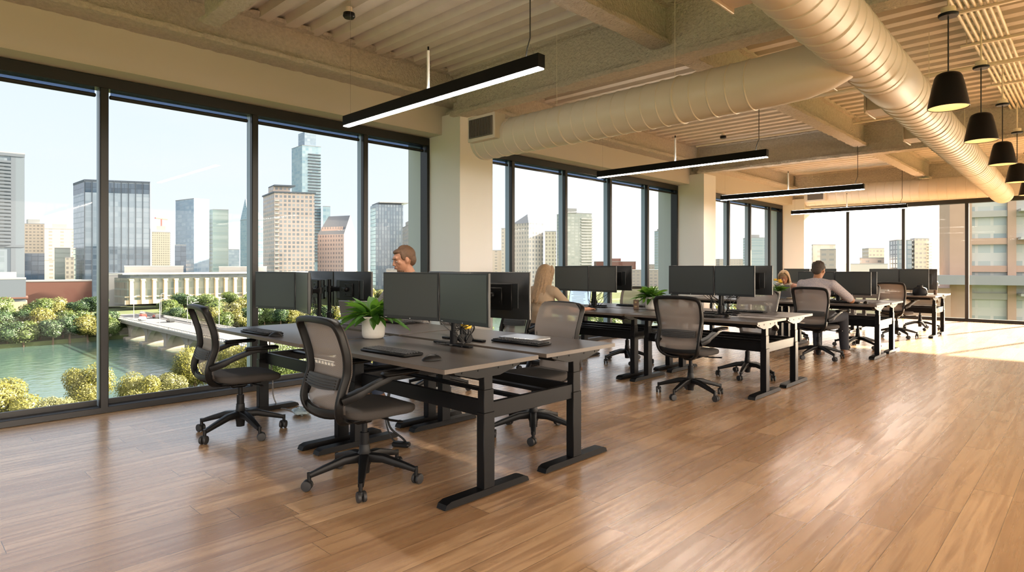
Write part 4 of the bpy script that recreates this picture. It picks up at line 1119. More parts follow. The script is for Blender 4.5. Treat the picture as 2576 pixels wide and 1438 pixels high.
        for k in range(56):
            a = rnd.uniform(R(150), R(390)) if k % 2 else rnd.uniform(R(160), R(380))
            x, y = math.cos(a), math.sin(a)
            p0 = Vector((.070 * x, -.018 + .078 * y, .060)); p1 = Vector((.086 * x, -.022 + .094 * y, -.02)); ln = L * rnd.uniform(.75, 1.05)
            p2 = Vector((.088 * x * rnd.uniform(.9, 1.15), -.035 + .090 * y, -.02 - ln * .5)); p3 = Vector((.085 * x * rnd.uniform(.7, 1.4), -.05 + .085 * y - .02, -.02 - ln))
            h.tube(smooth_path([p0, p1, p2, p3], 3), [.013] * 7 + [.011, .008, .004], 6)
        for sx in (-1, 1):
            for k in range(5):
                h.tube(smooth_path([(sx * .02, .055, .112), (sx * (.066 + .004 * k), .055 - .01 * k, .06), (sx * .084, .03 - .008 * k, -.02), (sx * .080, .02 - .01 * k, -.12), (sx * .078, .0, -.02 - L * .8)], 3), [.012] * 9 + [.010, .009, .007, .004], 6)
    h.xf(RM); remesh(h.build('hair', cfg['hair'], t), .0055, 1, .4)
    if cfg.get('scarf'):
        c = MB(); c.tube([torso(.47, -.01) + Vector((.085 * math.cos(a), .075 * math.sin(a), .01 * math.sin(3 * a))) for a in [2 * PI * k / 18 for k in range(18)]], .030, 10, closed=True)
        c.tube(smooth_path([torso(.46, .09), torso(.38, .13), torso(.26, .15)], 4), .034, 10); remesh(c.build('scarf', 'scarf', t), .008, 2)
    if cfg.get('watch'):
        E, W = Vector(cfg['elbowR']), Vector(cfg['wristR']); p = E.lerp(W, .90); d = (W - E).normalized()
        MB().cyl(p - d * .012, p + d * .012, .034, n=24).build('wristband', 'cable', t)
    return t

person('short-haired man in a grey checked shirt typing behind the nearest monitors', (-5.05, 3.81, .0), 178, 'skin', dict(
    scale=1.17, lean=8, nod=14, turn=-18, neck=.04, elbowR=(.33, .20, .70), wristR=(.15, .42, .69), elbowL=(-.34, .20, .70), wristL=(-.10, .40, .69), watch=True,
    sleeve=1.7, shirt='shirtgrey', hair='hairbrown', style='short', beard='hairbrown', legs='jeans', kneeR=(0, -.03, -.01), kneeL=(0, -.03, -.01)))
person('woman with long blonde hair in a tan blouse, seen from behind', (-4.86, 5.52, -.03), 2, 'skin', dict(
    female=True, scale=1.05, lean=8, nod=8, turn=-14, neck=.02, elbowR=(.30, .22, .76), wristR=(.33, .47, .765), elbowL=(-.25, .20, .74), wristL=(-.12, .44, .765),
    sleeve=.72, shirt='blouse', hair='hairblonde', style='long', hairlen=.33, legs='trousers'))
person('smiling woman with blonde hair and a cream scarf facing the camera', (-3.98, 11.28, -.02), 176, 'skin', dict(
    female=True, scale=1.0, lean=22, nod=24, turn=18, neck=.05, elbowR=(.26, .30, .78), wristR=(.12, .50, .79), elbowL=(-.27, .30, .80), wristL=(-.06, .48, .90), curlL=.5,
    sleeve=.25, shirt='toppink', hair='hairlight', style='long', hairlen=.20, scarf=True, legs='trousers'))
person('dark-haired man in a lilac printed shirt, seen from behind', (-2.90, 9.12, 0), -3, 'skintan', dict(
    scale=1.07, lean=12, nod=12, turn=-4, neck=.02, elbowR=(.34, .34, .765), wristR=(.22, .58, .775), elbowL=(-.32, .30, .76), wristL=(-.16, .54, .775),
    sleeve=.86, shirt='shirtprint', hair='hairdark', style='curly', legs='trousers', kneeR=(.05, .05, 0), ankleR=(.05, .10, 0)))
# ================================================================== outside
DIAG = Vector((-.6948, .7192))       # roughly the way the city lies from the room
def house(name, L, Mp, Rr, z0, zt, m, label, cat='building', phi=14, roof='roofgrey', extra=None, cap=1.2, group=None, depth=None):
    """box building with its near corner at Mp, a long wall towards Rr and a short wall towards L"""
    Mv, Lv, Rv = Vector(Mp), Vector(L), Vector(Rr)
    if (Lv - Mv).length < 1.:
        Mv = Mv * (Rv.dot(Rv) / Mv.dot(Rv)); Lv = Mv.copy(); phi = .5
    aw = Mv.normalized(); ph = R(phi)
    r = (Rv - Mv); l = (Lv - Mv)
    r2 = r + aw * r.length * math.tan(ph)
    if l.length < 1.: 
        dd = depth or max(14, r.length * .7); nn = Vector((-r2.y, r2.x)).normalized(); nn = nn if nn.dot(aw) > 0 else -nn; l2 = nn * dd
    else: l2 = l + aw * l.length / math.tan(ph)
    if l2.length > 40: l2 = l2 * (40 / l2.length)
    P = [Mv, Mv + r2, Mv + r2 + l2, Mv + l2]
    t = thing(name, label, cat, (Mv.x, Mv.y, z0), group=group)
    H = zt - z0; loc = [p - Mv for p in P]
    me = bpy.data.meshes.new('walls'); vs = [(p.x, p.y, 0) for p in loc] + [(p.x, p.y, H) for p in loc]
    fs = [(k, (k + 1) % 4, 4 + (k + 1) % 4, 4 + k) for k in range(4)] + [(4, 5, 6, 7)]
    me.from_pydata(vs, [], fs); uv = me.uv_layers.new(name='UVMap'); u0 = 0; i = 0
    for k in range(4):
        w = (loc[(k + 1) % 4] - loc[k]).length
        for (u, v) in ((u0, 0), (u0 + w, 0), (u0 + w, H), (u0, H)): uv.data[i].uv = (u, v); i += 1
        u0 += math.ceil(w)
    for _ in range(4): uv.data[i].uv = (.02, .02); i += 1
    bm = bmesh.new(); bm.from_mesh(me); bmesh.ops.recalc_face_normals(bm, faces=bm.faces); bm.to_mesh(me); bm.free()
    me.materials.append(m if not isinstance(m, str) else M[m])
    o = bpy.data.objects.new('walls', me); COL.objects.link(o); o.parent = t
    c = sum(loc, Vector((0, 0))) / 4
    g = MB(); g.prism([(c + (p - c) * 1.01)[:] for p in loc], H, H + cap * .5)
    if cap: g.build('roof', roof, t, smooth=False)
    if extra: extra(t, loc, c, H)
    return t, loc, c, H

M['steelblue'] = mat('steel_blue_cladding', (.095, .125, .16), .6)
FA = dict(
    balc=facade('blue_grey_balcony_wall', (.20, .26, .33), (.11, .16, .21), (.22, .29, .35), 3.3, 7.2, .62, .74),
    hotel=facade('beige_hotel_wall', (.72, .60, .50), (.26, .24, .22), (.42, .38, .34), 3.2, 3.4, .62, .42),
    hotel2=facade('pale_beige_wall', (.74, .62, .54), (.34, .32, .30), (.5, .46, .42), 3.3, 9., .30, .45),
    navy=facade('navy_glass_wall', (.06, .10, .16), (.05, .10, .17), (.13, .20, .30), 3.6, 4., .92, .9, .1, .3),
    glass=facade('silver_glass_wall', (.44, .54, .66), (.40, .50, .62), (.56, .66, .78), 3.7, 5.0, .90, .80, .12, .4),
    glassd=facade('dim_glass_wall', (.24, .32, .42), (.14, .20, .28), (.34, .42, .52), 3.7, 5.0, .90, .80, .12, .4),
    glass2=facade('blue_glass_wall', (.34, .46, .60), (.26, .38, .52), (.46, .58, .70), 3.4, 3., .85, .72, .12, .4),
    green=facade('green_glass_wall', (.30, .38, .36), (.20, .30, .30), (.34, .42, .40), 3.4, 12., .95, .70, .12, .4),
    aqua=facade('aqua_glass_wall', (.42, .58, .68), (.22, .42, .56), (.46, .64, .74), 3.4, 3.4, .85, .80, .1, .4),
    brick=facade('pink_stone_grid_wall', (.74, .62, .56), (.16, .20, .25), (.42, .46, .50), 3.1, 3.0, .62, .60),
    pink=facade('pink_granite_wall', (.56, .44, .42), (.20, .19, .22), (.33, .31, .34), 3.3, 2.7, .52, .50),
    dark=facade('slate_tower_wall', (.26, .33, .42), (.20, .30, .40), (.42, .52, .60), 3.6, 2.6, .6, .86, .12, .5),
    step=facade('pale_stepped_wall', (.60, .57, .54), (.32, .34, .36), (.46, .47, .48), 3.5, 3.2, .5, .45),
    white=facade('white_stone_wall', (.72, .68, .64), (.26, .29, .33), (.40, .43, .46), 3.6, 3.4, .46, .55),
    lowr=facade('low_rise_wall', (.56, .50, .45), (.34, .34, .34), (.46, .45, .44), 3.4, 4.5, .6, .4),
    gold=facade('cream_grid_wall', (.76, .70, .58), (.28, .27, .24), (.44, .40, .34), 3.1, 2.6, .52, .55),
    res=facade('grey_green_residence_wall', (.46, .50, .47), (.30, .36, .34), (.52, .56, .53), 3.2, 4.6, .74, .62),
    teal=facade('teal_strip_wall', (.50, .58, .60), (.26, .38, .42), (.40, .50, .54), 3.1, 20., .96, .55),
)
def penthouse(s=.55, h=4., m='roofgrey'):
    def f(t, loc, c, H):
        g = MB(); g.prism([(c + (p - c) * s)[:] for p in loc], H, H + h); g.build('roof_plant_room', m, t, smooth=False)
    return f
def fins(m, n=9, pr=.5):
    def f(t, loc, c, H):
        a, b = loc[0], loc[1]; d = (b - a); nn = Vector((d.y, -d.x)).normalized()
        if nn.dot(c - a) > 0: nn = -nn
        for k in range(n + 1):
            p = a + d * (k / n); g = MB(); q = p + nn * pr * .5
            g.box((q.x, q.y, H * .5), (.35, pr * 1.4, H), rot=math.atan2(d.y, d.x)); g.build('fin', m, t, smooth=False)
    return f
def balconies(n, m, u0=.1, u1=.5, pr=1.5, z0=.18):
    def f(t, loc, c, H):
        a, b = loc[0], loc[1]; d = (b - a); nn = Vector((d.y, -d.x)).normalized()
        if nn.dot(c - a) > 0: nn = -nn
        L = d.length
        for k in range(n):
            z = H * (z0 + (1 - z0 - .04) * k / n); p = a + d * ((u0 + u1) / 2) + nn * pr * .5
            g = MB(); g.box((p.x, p.y, z), (L * (u1 - u0), pr, .35), rot=math.atan2(d.y, d.x)); g.box(((p + nn * pr * .5).x, (p + nn * pr * .5).y, z + .6), (L * (u1 - u0), .1, .9), rot=math.atan2(d.y, d.x))
            g.build('balcony', m, t, smooth=False)
    return f
G = -20.
def strip(m, u0, u1, z0, z1, pr=.25):
    def f(t, loc, c, H):
        a, b = loc[0], loc[1]; d = (b - a); nn = Vector((d.y, -d.x)).normalized()
        if nn.dot(c - a) > 0: nn = -nn
        p = a + d * ((u0 + u1) / 2) + nn * pr * .5
        MB().box((p.x, p.y, (z0 + z1) / 2), (d.length * (u1 - u0), pr, z1 - z0), rot=math.atan2(d.y, d.x)).build('facade_strip', m, t, smooth=False)
    return f
def tower_left(t, l, c, H):
    balconies(24, 'slate', .62, .80, .9, .40)(t, l, c, H); balconies(24, 'slate', .28, .44, .9, .40)(t, l, c, H)
    strip('slate', .80, .87, 0, H)(t, l, c, H); strip(M['steelblue'], .87, 1.0, 0, H - 1)(t, l, c, H); strip(M['steelblue'], .46, .60, H * .4, H - 2)(t, l, c, H)
    strip('slate', 0, 1., H * .385, H * .40, .5)(t, l, c, H); strip('slate', 0, 1., H - 1.6, H, .5)(t, l, c, H); strip('slate', .2, .8, H - 9., H - 8., .4)(t, l, c, H)
house('tower', (-446.9, 27.1), (-446.9, 27.1), (-419.0, 54.1), G, 61.7, FA['balc'], 'tall blue grey tower with balconies at the left edge of the view', phi=8, extra=tower_left)
house('hotel', (-789.2, 99.7), (-787.1, 101.6), (-772.6, 115.7), G, 44.1, FA['hotel'], 'distant beige hotel just right of the balcony tower', extra=penthouse(.6, 5, 'roofwhite'))
house('hotel', (-747.7, 112.), (-747.7, 112.), (-726.9, 132.1), G, 37.3, FA['hotel2'], 'distant pale peach block beside the beige hotel', extra=penthouse(.5, 5))
house('office_block', (-596.7, 77.1), (-596.7, 77.1), (-585.7, 87.7), G, 10.8, FA['navy'], 'low navy glass block below the beige hotel', phi=3)
house('office_block', (-648., 97.), (-648., 97.), (-641.2, 103.6), G, 6., FA['hotel2'], 'narrow cream block beside the navy glass block', phi=3)
house('office_block', (-543.1, 87.1), (-543.1, 87.1), (-534.7, 95.0), G, 13.9, FA['green'], 'dark green glass block with pale floor lines', phi=6)
house('office_block', (-512., 88.), (-512., 88.), (-507.6, 92.4), G, 7.0, FA['gold'], 'narrow yellow cream block before the silver tower', phi=4, depth=10)
house('tower', (-509.4, 91.9), (-503.5, 97.6), (-470.2, 129.7), G, 60.7, FA['glass'], 'broad silver glass tower behind the near window post', phi=18, cap=0,
      extra=lambda t, l, c, H: (fins('slate', 9)(t, l, c, H), MB().prism([(c + (p - c) * 1.004)[:] for p in l], H - 8.5, H - 1.5).build('crown_louvres', FA['navy'], t, smooth=False), MB().prism([(c + (p - c) * 1.01)[:] for p in l], H - 1.2, H + .4).build('roof', 'slate', t, smooth=False), MB().prism([(c + (p - c) * 1.006)[:] for p in l], 0, 35).build('painted_reflection', FA['glassd'], t, smooth=False)))  # darker glass round the lower storeys paints in a reflection
house('apartment_block', (-951.6, 262.5), (-951.6, 262.5), (-933.3, 280.3), G, 48., FA['gold'], 'distant cream apartment block under a red crane', extra=penthouse(.5, 9, 'roofwhite'))
t = thing('tower_crane', 'small red tower crane over the distant cream apartment block', 'crane', (-943, 272, 57.2))
MB().box((0, 0, 5), (1.4, 1.4, 10)).build('mast', 'carred', t, smooth=False); MB().box((0, 0, 10), (1.6, 30, 1.3), rot=.78).build('jib', 'carred', t, smooth=False)
house('tower', (-546.2, 167.6), (-534.9, 178.4), (-525.8, 187.3), G, 56.4, FA['glass2'], 'pale blue glass tower with a sharp corner, in the second window pane', phi=40)
house('tower', (-553.4, 188.4), (-544.9, 196.7), (-535.1, 206.1), G, 49.4, FA['green'], 'darker glass tower with floor lines joined to the pale blue one', phi=20)
house('office_block', (-513.4, 157.5), (-513.4, 157.5), (-507.2, 163.5), G, 17.2, FA['navy'], 'dark glass annex at the foot of the pale blue tower', phi=3, depth=8)
house('office_block', (-720.3, 277.4), (-720.3, 277.4), (-711.5, 286.), G, 20., FA['glass2'], 'small pale block right of the twin glass towers')
t, l, c, H = house('tower', (-913.9, 368.5), (-905.1, 377.0), (-886.9, 394.6), G, 70., FA['aqua'], 'distant pale sail shaped tower behind the middle window post', phi=30)
g = MB(); g.add([(p.x, p.y, H) for p in l] + [((c * .4 + l[3] * .6).x, (c * .4 + l[3] * .6).y, H + 34)], [(0, 1, 4), (1, 2, 4), (2, 3, 4), (3, 0, 4)]); g.build('spire', FA['aqua'], t, smooth=False)
house('tower', (-445.1, 195.7), (-438.8, 201.8), (-417.1, 222.8), G, 55.5, FA['brick'], 'pinkish beige apartment tower with a curved roof', phi=16, cap=0,
      extra=lambda t, l, c, H: (MB().prism([(c + (p - c) * 1.05)[:] for p in l], H, H + 1.).build('roof', 'slate', t, smooth=False), MB().prism([(l[0] * .55 + (p - l[0]) * .42 + l[3] * .1)[:] for p in l], H, H + 5).build('turret', FA['brick'], t, smooth=False),
                                    MB().prism([(l[0] * .5 + (p - l[0]) * .52)[:] for p in l], H + 5, H + 6).build('curved_roof', 'slate', t, smooth=False), balconies(20, 'roofwhite', .02, .12, 1.2, .1)(t, l, c, H)))
house('skyscraper', (-611.2, 299.4), (-603.1, 307.2), (-588.7, 321.2), G, 128., FA['aqua'], 'tallest tower, aqua glass with a raised glass crown', phi=28, cap=1,
      extra=lambda t, l, c, H: (balconies(36, 'slate', .30, .98, 1.2, .18)(t, l, c, H), MB().prism([(c * .75 + l[1] * .1 + l[0] * .15 + (p - c) * .6)[:] for p in l], H, H + 15).build('crown', FA['glass2'], t, smooth=False)))
house('tower', (-587.5, 322.4), (-587.5, 322.4), (-582.0, 327.8), G, 63.5, FA['aqua'], 'lower shoulder block at the right of the tallest tower', phi=20)
t, l, c, H = house('tower', (-434.7, 233.5), (-419.5, 248.), (-412.7, 254.8), G, 26., FA['pink'], 'pink granite tower with a sloping glass roof', phi=60, cap=0)
g = MB(); mid = [(l[0] + l[1]) / 2, (l[2] + l[3]) / 2]
a0, a1 = mid[0], mid[1] + (mid[0] - mid[1]) * .18
g.add([(p.x, p.y, H) for p in l] + [(a0.x, a0.y, H + 15), (a1.x, a1.y, H + 15)], [(0, 1, 4), (1, 2, 5, 4), (2, 3, 5), (3, 0, 4, 5), (0, 1, 2, 3)]); g.build('sloping_roof', 'slate', t, smooth=False)
MB().prism([(c + (p - c) * .8)[:] for p in l], H, H + 6).build('upper_block', FA['pink'], t, smooth=False)
house('tower', (-482.8, 312.2), (-479.1, 315.8), (-460.8, 333.5), G, 58., FA['dark'], 'slate blue tower with a projecting roof canopy', phi=14, cap=0,
      extra=lambda t, l, c, H: (MB().prism([(c + Vector((3, 3)) + (p - c) * 1.08)[:] for p in l], H + 1.5, H + 2.3).build('roof_canopy', 'roofwhite', t, smooth=False), MB().prism([(c + (p - c) * .9)[:] for p in l], H, H + 1.5).build('roof', 'slate', t, smooth=False)))
# stepped tower
t, l, c, H = house('tower', (-435.2, 302.6), (-424.8, 312.6), (-404.7, 332.1), G, 36., FA['step'], 'pale stone tower rising in steps beside the first column', phi=8)
for k in range(5):
    a = l[0] + (l[1] - l[0]) * (.10 + .16 * k); b = l[1]; cc = l[2]; dd = l[3] + (l[2] - l[3]) * (.10 + .16 * k)
    z0, z1 = H, H + 5.2 * (k + 1)
    me = MB().prism([a[:], b[:], cc[:], dd[:]], H + 5.2 * k, z1); o = me.build('upper_step', 'roofwhite', t, smooth=False)
    o.data.materials.clear(); o.data.materials.append(M['whiteconc'])
house('office_block', (-404., 276.), (-404., 276.), (-381., 299.), G, -1.5, FA['lowr'], 'low office block under the slate blue tower', phi=4)
house('tower', (-424.5, 424.2), (-424.5, 424.2), (-420.3, 428.3), G, 38.1, FA['step'], 'slim grey tower just right of the first column', phi=4, depth=10)
house('office_block', (-502.8, 487.6), (-502.8, 487.6), (-494.6, 495.5), G, 19.1, FA['hotel2'], 'pale low block beside the slim grey tower')
t, l, c, H = house('tower', (-347.5, 359.2), (-337.6, 369.1), (-329.0, 377.6), G, 36.5, FA['white'], 'white stone tower under a grey pyramid roof', phi=40, cap=.6)
g = MB(); g.add([((c + (p - c) * .98).x, (c + (p - c) * .98).y, H + .3) for p in l] + [(c.x, c.y, H + 8.5)], [(0, 1, 4), (1, 2, 4), (2, 3, 4), (3, 0, 4)]); g.build('pyramid_roof', 'roofgrey', t, smooth=False)
a = l[0]; n_ = (l[3] - l[0]).normalized(); p = a + (l[3] - a) * .5
house('tower', (-328.2, 378.6), (-328.2, 378.6), (-321.5, 385.), G, 29.5, FA['gold'], 'lower cream wing of the pyramid roofed tower', phi=10)
house('tower', (-411.1, 492.8), (-403.1, 500.4), (-384.1, 518.8), G, 57., FA['res'], 'grey green apartment tower with stacked balconies', phi=24,
      extra=lambda t, l, c, H: (balconies(22, 'roofwhite', .55, 1.02, 1.4, .1)(t, l, c, H), MB().prism([(l[0] * .4 + c * .35 + (p - c) * .4)[:] for p in l], H, H + 5).build('roof_plant_room', 'roofgrey', t, smooth=False)))
house('low_building', (-541.8, 728.), (-535.9, 733.7), (-493.7, 774.5), G, 7.8, 'terracotta', 'long low brown building far behind the blonde woman', phi=5, depth=14, extra=penthouse(.3, 5, 'terracotta'))
house('low_building', (-488., 782.), (-488., 782.), (-450., 820.), G, 3.5, FA['lowr'], 'long low pale building right of the brown one', phi=5)
house('low_building', (-360., 540.), (-360., 540.), (-325., 575.), G, -3., FA['lowr'], 'low pale apartment row before the second plant', phi=4)
house('tower', (-368.9, 616.9), (-364.3, 621.4), (-353.1, 632.2), G, 41.9, FA['teal'], 'teal glass tower with fine floor lines by the middle column', phi=16, extra=penthouse(.7, 3))
house('tower', (-295.7, 687.6), (-292.1, 691.1), (-277.3, 705.4), G, 33.7, FA['teal'], 'teal glass tower seen through the third window bay', phi=12, extra=penthouse(.5, 4))
house('low_building', (-409.3, 856.), (-405.1, 860.1), (-379.7, 884.5), G, 11.3, FA['lowr'], 'low grey building at the left of the third window bay')
house('tower', (-234., 608.2), (-232.1, 610.1), (-226.2, 615.8), G, 18.5, FA['step'], 'narrow grey block beside the far corner column', phi=10)
house('office_block', (-145.7, 443.2), (-142.8, 446.1), (-131.5, 456.9), G, 15.8, FA['hotel2'], 'beige stepped block at the left of the end windows', phi=6)
house('office_block', (-132., 424.), (-131.5, 424.5), (-124.0, 431.6), G, 12.0, FA['lowr'], 'grey brown block beside the beige stepped one', phi=6)
house('low_building', (-125., 455.), (-124., 456.), (-104., 475.), G, 2.5, 'whiteconc', 'pale low shed between the end window posts', phi=4)
house('apartment_block', (-141.1, 558.9), (-137.1, 562.7), (-127.8, 571.8), G, 15.6, FA['hotel'], 'tan apartment block behind the second end pane', phi=14)
house('low_building', (-127., 497.), (-126., 498.), (-114., 509.), G, 7., FA['hotel2'], 'low tan building before the tan apartment block', phi=4)
house('tower', (-107.7, 493.9), (-103.4, 498.0), (-96., 505.4), G, 19.5, FA['balc'], 'left half of the twin apartment tower in the end windows', phi=14)
house('tower', (-97.5, 506.5), (-95.0, 508.8), (-87.6, 516.2), G, 20.6, FA['hotel'], 'right half of the twin apartment tower, with balconies along its side', phi=14, extra=balconies(18, 'roofwhite', .85, 1.08, 1.4, .05))
# near brick building across the street at the end
t = thing('apartment_building', 'near brick apartment building filling the last end window', 'building', (-13.4, 91.4, -24))
a = math.atan2(8.7, 8.9); RZ = R(-3)
def nb(name, mtl, x0, x1, z0, z1, y=0., th=12., parent=t):
    o = MB().box(((x0 + x1) / 2, y + th / 2, (z0 + z1) / 2), (x1 - x0, th, z1 - z0)).build(name, mtl, parent, smooth=False); return o
t.rotation_euler = (0, 0, R(14))
BR = mat('tan_brick', (.44, .30, .22), .85, noise=.1, nscale=.8)
nb('brick_wall', BR, 0, 2.2, 0, 54); nb('glass_bay', facade('bay_glass', (.80, .80, .76), (.44, .54, .56), (.78, .80, .74), 3.3, 1.5, .80, .70), 2.2, 11, 0, 54, y=.5, th=11)
for k in range(16):
    z = 1.5 + k * 3.3
    nb('floor_band', BR if k % 3 else 'whiteconc', 2.2, 11, z, z + .75, y=.1, th=1.)
nb('pier', BR, 5.6, 6.4, 0, 54, y=-.05, th=1.); nb('pale_wall', 'whiteconc', 11, 15.5, 0, 54, y=-.2); nb('brick_wall', BR, 11, 15.5, 28, 33, y=-.35, th=.5)
for k in (5, 6, 8, 9, 10): nb('balcony', 'roofwhite', 6.6, 10.8, 2 + k * 3.3, 2.3 + k * 3.3, y=-1.4, th=1.6); 
nb('terrace', 'roofgrey', -5, 11, 23.1, 24.2, y=-3, th=3.2)
nb('low_wing', BR, -6, 0, 0, 22.6, y=-1)

# convention hall with stone piers
t = thing('civic_hall', 'long two storey hall with cream stone piers across the river', 'building', (-333.1, 81.4, -17))
d = Vector((-12., 119.)); Lh = d.length; t.rotation_euler = (0, 0, math.atan2(d.y, d.x))
MB().box((Lh / 2, 8, 6.3), (Lh, 16, 12.6)).build('glass_wall', facade('hall_glass', (.30, .34, .32), (.16, .22, .22), (.36, .38, .33), 3.6, 1.8, .85, .8), t, smooth=False)
MB().box((Lh / 2, 7, 14.6), (Lh + 6, 20, .6)).build('roof', 'roofwhite', t, smooth=False)
MB().box((Lh / 2, 8.2, 13.6), (Lh - 3, 15, 2.2)).build('clerestory', FA['glassd'], t, smooth=False)
for k in range(24):
    x = 1.5 + k * (Lh - 3) / 23
    MB().box((x, -.5, 6), (1.5, 1.4, 12), b=.1).box((x, -.5, 11.8), (2.0, 1.8, .6)).box((x, -.2, 3.6), (5.2, .5, .5)).box((x, -.2, 1.0), (5.2, .6, 2.0)).build('stone_pier', mat('cream_stone', (.44, .37, .26), .8) if k == 0 else MATS['cream_stone'], t, smooth=False)
house('low_building', (-345., 28.3), (-345., 28.3), (-329.7, 43.), -19, -4.3, 'slate', 'low slate blue building with an orange base on the far bank', phi=3,
      extra=lambda t, l, c, H: (MB().prism([(c + (p - c) * 1.06)[:] for p in l], 0, 5.2).build('orange_base', 'blouse', t, smooth=False), MB().prism([(c + (p - c) * 1.1)[:] for p in l], 6.5, 7.1).build('canopy_band', 'terracotta', t, smooth=False), penthouse(.6, 3, 'roofwhite')(t, l, c, H)))
house('low_building', (-402., 50.), (-402., 50.), (-376., 76.), -19, -6.5, 'terracotta', 'low brick red building left of the civic hall', phi=4)
house('low_building', (-366., 76.), (-366., 76.), (-357., 87.), -19, -3.2, 'roofgrey', 'pale roofed building left end of the civic hall', phi=4, roof='roofwhite')
house('low_building', (-386., 93.), (-386., 93.), (-364., 116.), -19, 1.0, 'whiteconc', 'white roofed block behind the civic hall', phi=4, roof='roofwhite')
house('low_building', (-378., 140.), (-378., 140.), (-358., 160.), -19, .6, 'whiteconc', 'white plant block behind the civic hall, right part', phi=4, roof='roofwhite')

# ground, banks and river
def flat(name, pts, z, m, label, kind='structure', th=2.):
    g = MB().prism(pts, z - th, z); o = g.build(name, m, smooth=False); o['kind'] = kind; o['label'] = label; return o
flat('river', [(-300, -400), (-120, -400), (-120, 1400), (-300, 1400)], -26, 'water', 'calm grey green river', th=1.)
flat('ground_far_bank', [(-276, -400), (-274, 30), (-276, 60), (-274, 90), (-280, 400), (-280, 1400), (-3500, 1400), (-3500, -400)], -20, 'grass', 'city ground on the far bank', th=7)
flat('ground_bank_slope', [(-266, -400), (-262, 30), (-266, 60), (-262, 90), (-268, 400), (-268, 1400), (-290, 1400), (-290, -400)], -24.6, 'grass', 'low grassy shore of the far bank', th=2)
flat('ground_near_bank', [(-138, -400), (-132, 60), (-140, 300), (-140, 1400), (1500, 1400), (1500, -400)], -24, 'grass', 'grassy near bank below the office', th=4)
flat('ground_north', [(-3500, 1400), (1500, 1400), (1500, 4000), (-3500, 4000)], -22, 'land', 'distant ground beyond the city')
g = MB().grid(lambda u, v: (-3400 + 3800 * u, 3000 + 500 * v + 0 * u, -22 + math.sin(PI * v) * (26 + 14 * math.sin(u * 9) + 8 * math.sin(u * 23))), 60, 6)
o = g.build('hills', 'hill'); o['kind'] = 'structure'; o['label'] = 'low hazy hills on the horizon'

# bridge
t = thing('arched_bridge', 'concrete road bridge on tall arches crossing the river', 'bridge', (0, 0, 0))
x0, x1, ya, yb, zd = -300., -92., 63.6, 78.5, -19.3
MB().box(((x0 + x1) / 2, (ya + yb) / 2, zd - .5), (x1 - x0, yb - ya, 1.)).build('deck', 'concrete', t, smooth=False)
MB().box(((x0 + x1) / 2, (ya + yb) / 2, zd + .03), (x1 - x0, yb - ya - 1.2, .06)).build('roadway', 'asphalt', t, smooth=False)
for yy in (ya + .2, yb - .2):
    m = MB().box(((x0 + x1) / 2, yy, zd + 1.05), (x1 - x0, .3, .2)).box(((x0 + x1) / 2, yy, zd + .2), (x1 - x0, .3, .4)); q = x0
    while q < x1: m.box((q, yy, zd + .6), (.35, .25, .8)); q += 1.3
    m.build('parapet', 'whiteconc', t, smooth=False)
piers = [-283, -262, -241.5, -221, -201, -181, -161, -141, -121, -101]
for a_, b_ in zip(piers[:-1], piers[1:]):
    for yy in (ya + 1.5, yb - 3.0):
        c_ = (a_ + b_) / 2; hw = (b_ - a_) / 2 - 1.3; N = 16
        lo = [(c_ - hw * math.cos(PI * k / N), -25.2 + 4.7 * math.sin(PI * k / N)) for k in range(N + 1)]
        g = MB(); poly = [(c_ - hw - 1.3, zd - 1), (c_ - hw - 1.3, -25.4)] + lo + [(c_ + hw + 1.3, -25.4), (c_ + hw + 1.3, zd - 1)]
        vs = [(x, yy, z) for x, z in lo] + [(x, yy, zd - .9) for x, z in lo] + [(x, yy + 1.5, z) for x, z in lo] + [(x, yy + 1.5, zd - .9) for x, z in lo]; n1 = N + 1
        fs = []
        for k in range(N): fs += [(k, k + 1, n1 + k + 1, n1 + k), (2 * n1 + k, 2 * n1 + k + 1, 3 * n1 + k + 1, 3 * n1 + k), (k, k + 1, 2 * n1 + k + 1, 2 * n1 + k)]
        g.add(vs, fs); g.build('arch', 'concrete', t, smooth=False)
for a_ in piers:
    MB().box((a_, (ya + yb) / 2, -23.3), (2.8, yb - ya - 2.4, 7.)).box((a_, (ya + yb) / 2, -26), (4.2, yb - ya + 1, 1.6), b=.3).build('pier', 'concrete', t, smooth=False)
# street lamps on the bridge and cars
lamp = thing('street_lamp', 'tall white street lamp standing on the bridge', 'street lamp', (-255, 64.4, zd), group='street lamps along the bridge')
MB().cyl((0, 0, 0), (0, 0, 9.5), .10, .06, n=8).build('pole', 'roofwhite', lamp); MB().tube([(0, 0, 9.4), (0, 1.0, 9.8), (0, 2., 9.8)], .07, 6).build('lamp_arm', 'roofwhite', lamp)
for x, y in ((-225, 64.4), (-195, 64.4), (-240, 77.8), (-210, 77.8), (-270, 77.8)): dup(lamp, (x, y, zd))
car = thing('car', 'white car driving on the bridge', 'car', (-262, 69, zd))
MB().prism_x([(-2.1, .3), (2.1, .3), (2.1, .85), (1.2, .95), (.6, 1.45), (-1.3, 1.45), (-1.9, .95), (-2.1, .9)], -.85, .85).build('car_body', 'carwhite', car, smooth=False)
w_ = MB()
for a_ in (-1.3, 1.3): w_.cyl((-.87, a_, .32), (.87, a_, .32), .32, n=12)
w_.build('wheels', 'rubber', car); car.rotation_euler = (0, 0, PI / 2)
for x, y, mt, l in ((-276, 73, 'carred', 'red car far along the bridge'), (-268, 75.5, 'cardark', 'dark car on the far side of the bridge'), (-246, 74, 'cardark', 'dark car in the middle of the bridge')):
    c2 = dup(car, (x, y, zd), PI / 2, l)
    for ch in c2.children:
        if ch.name.startswith('car_body'): ch.data = ch.data.copy(); ch.data.materials[0] = M[mt]

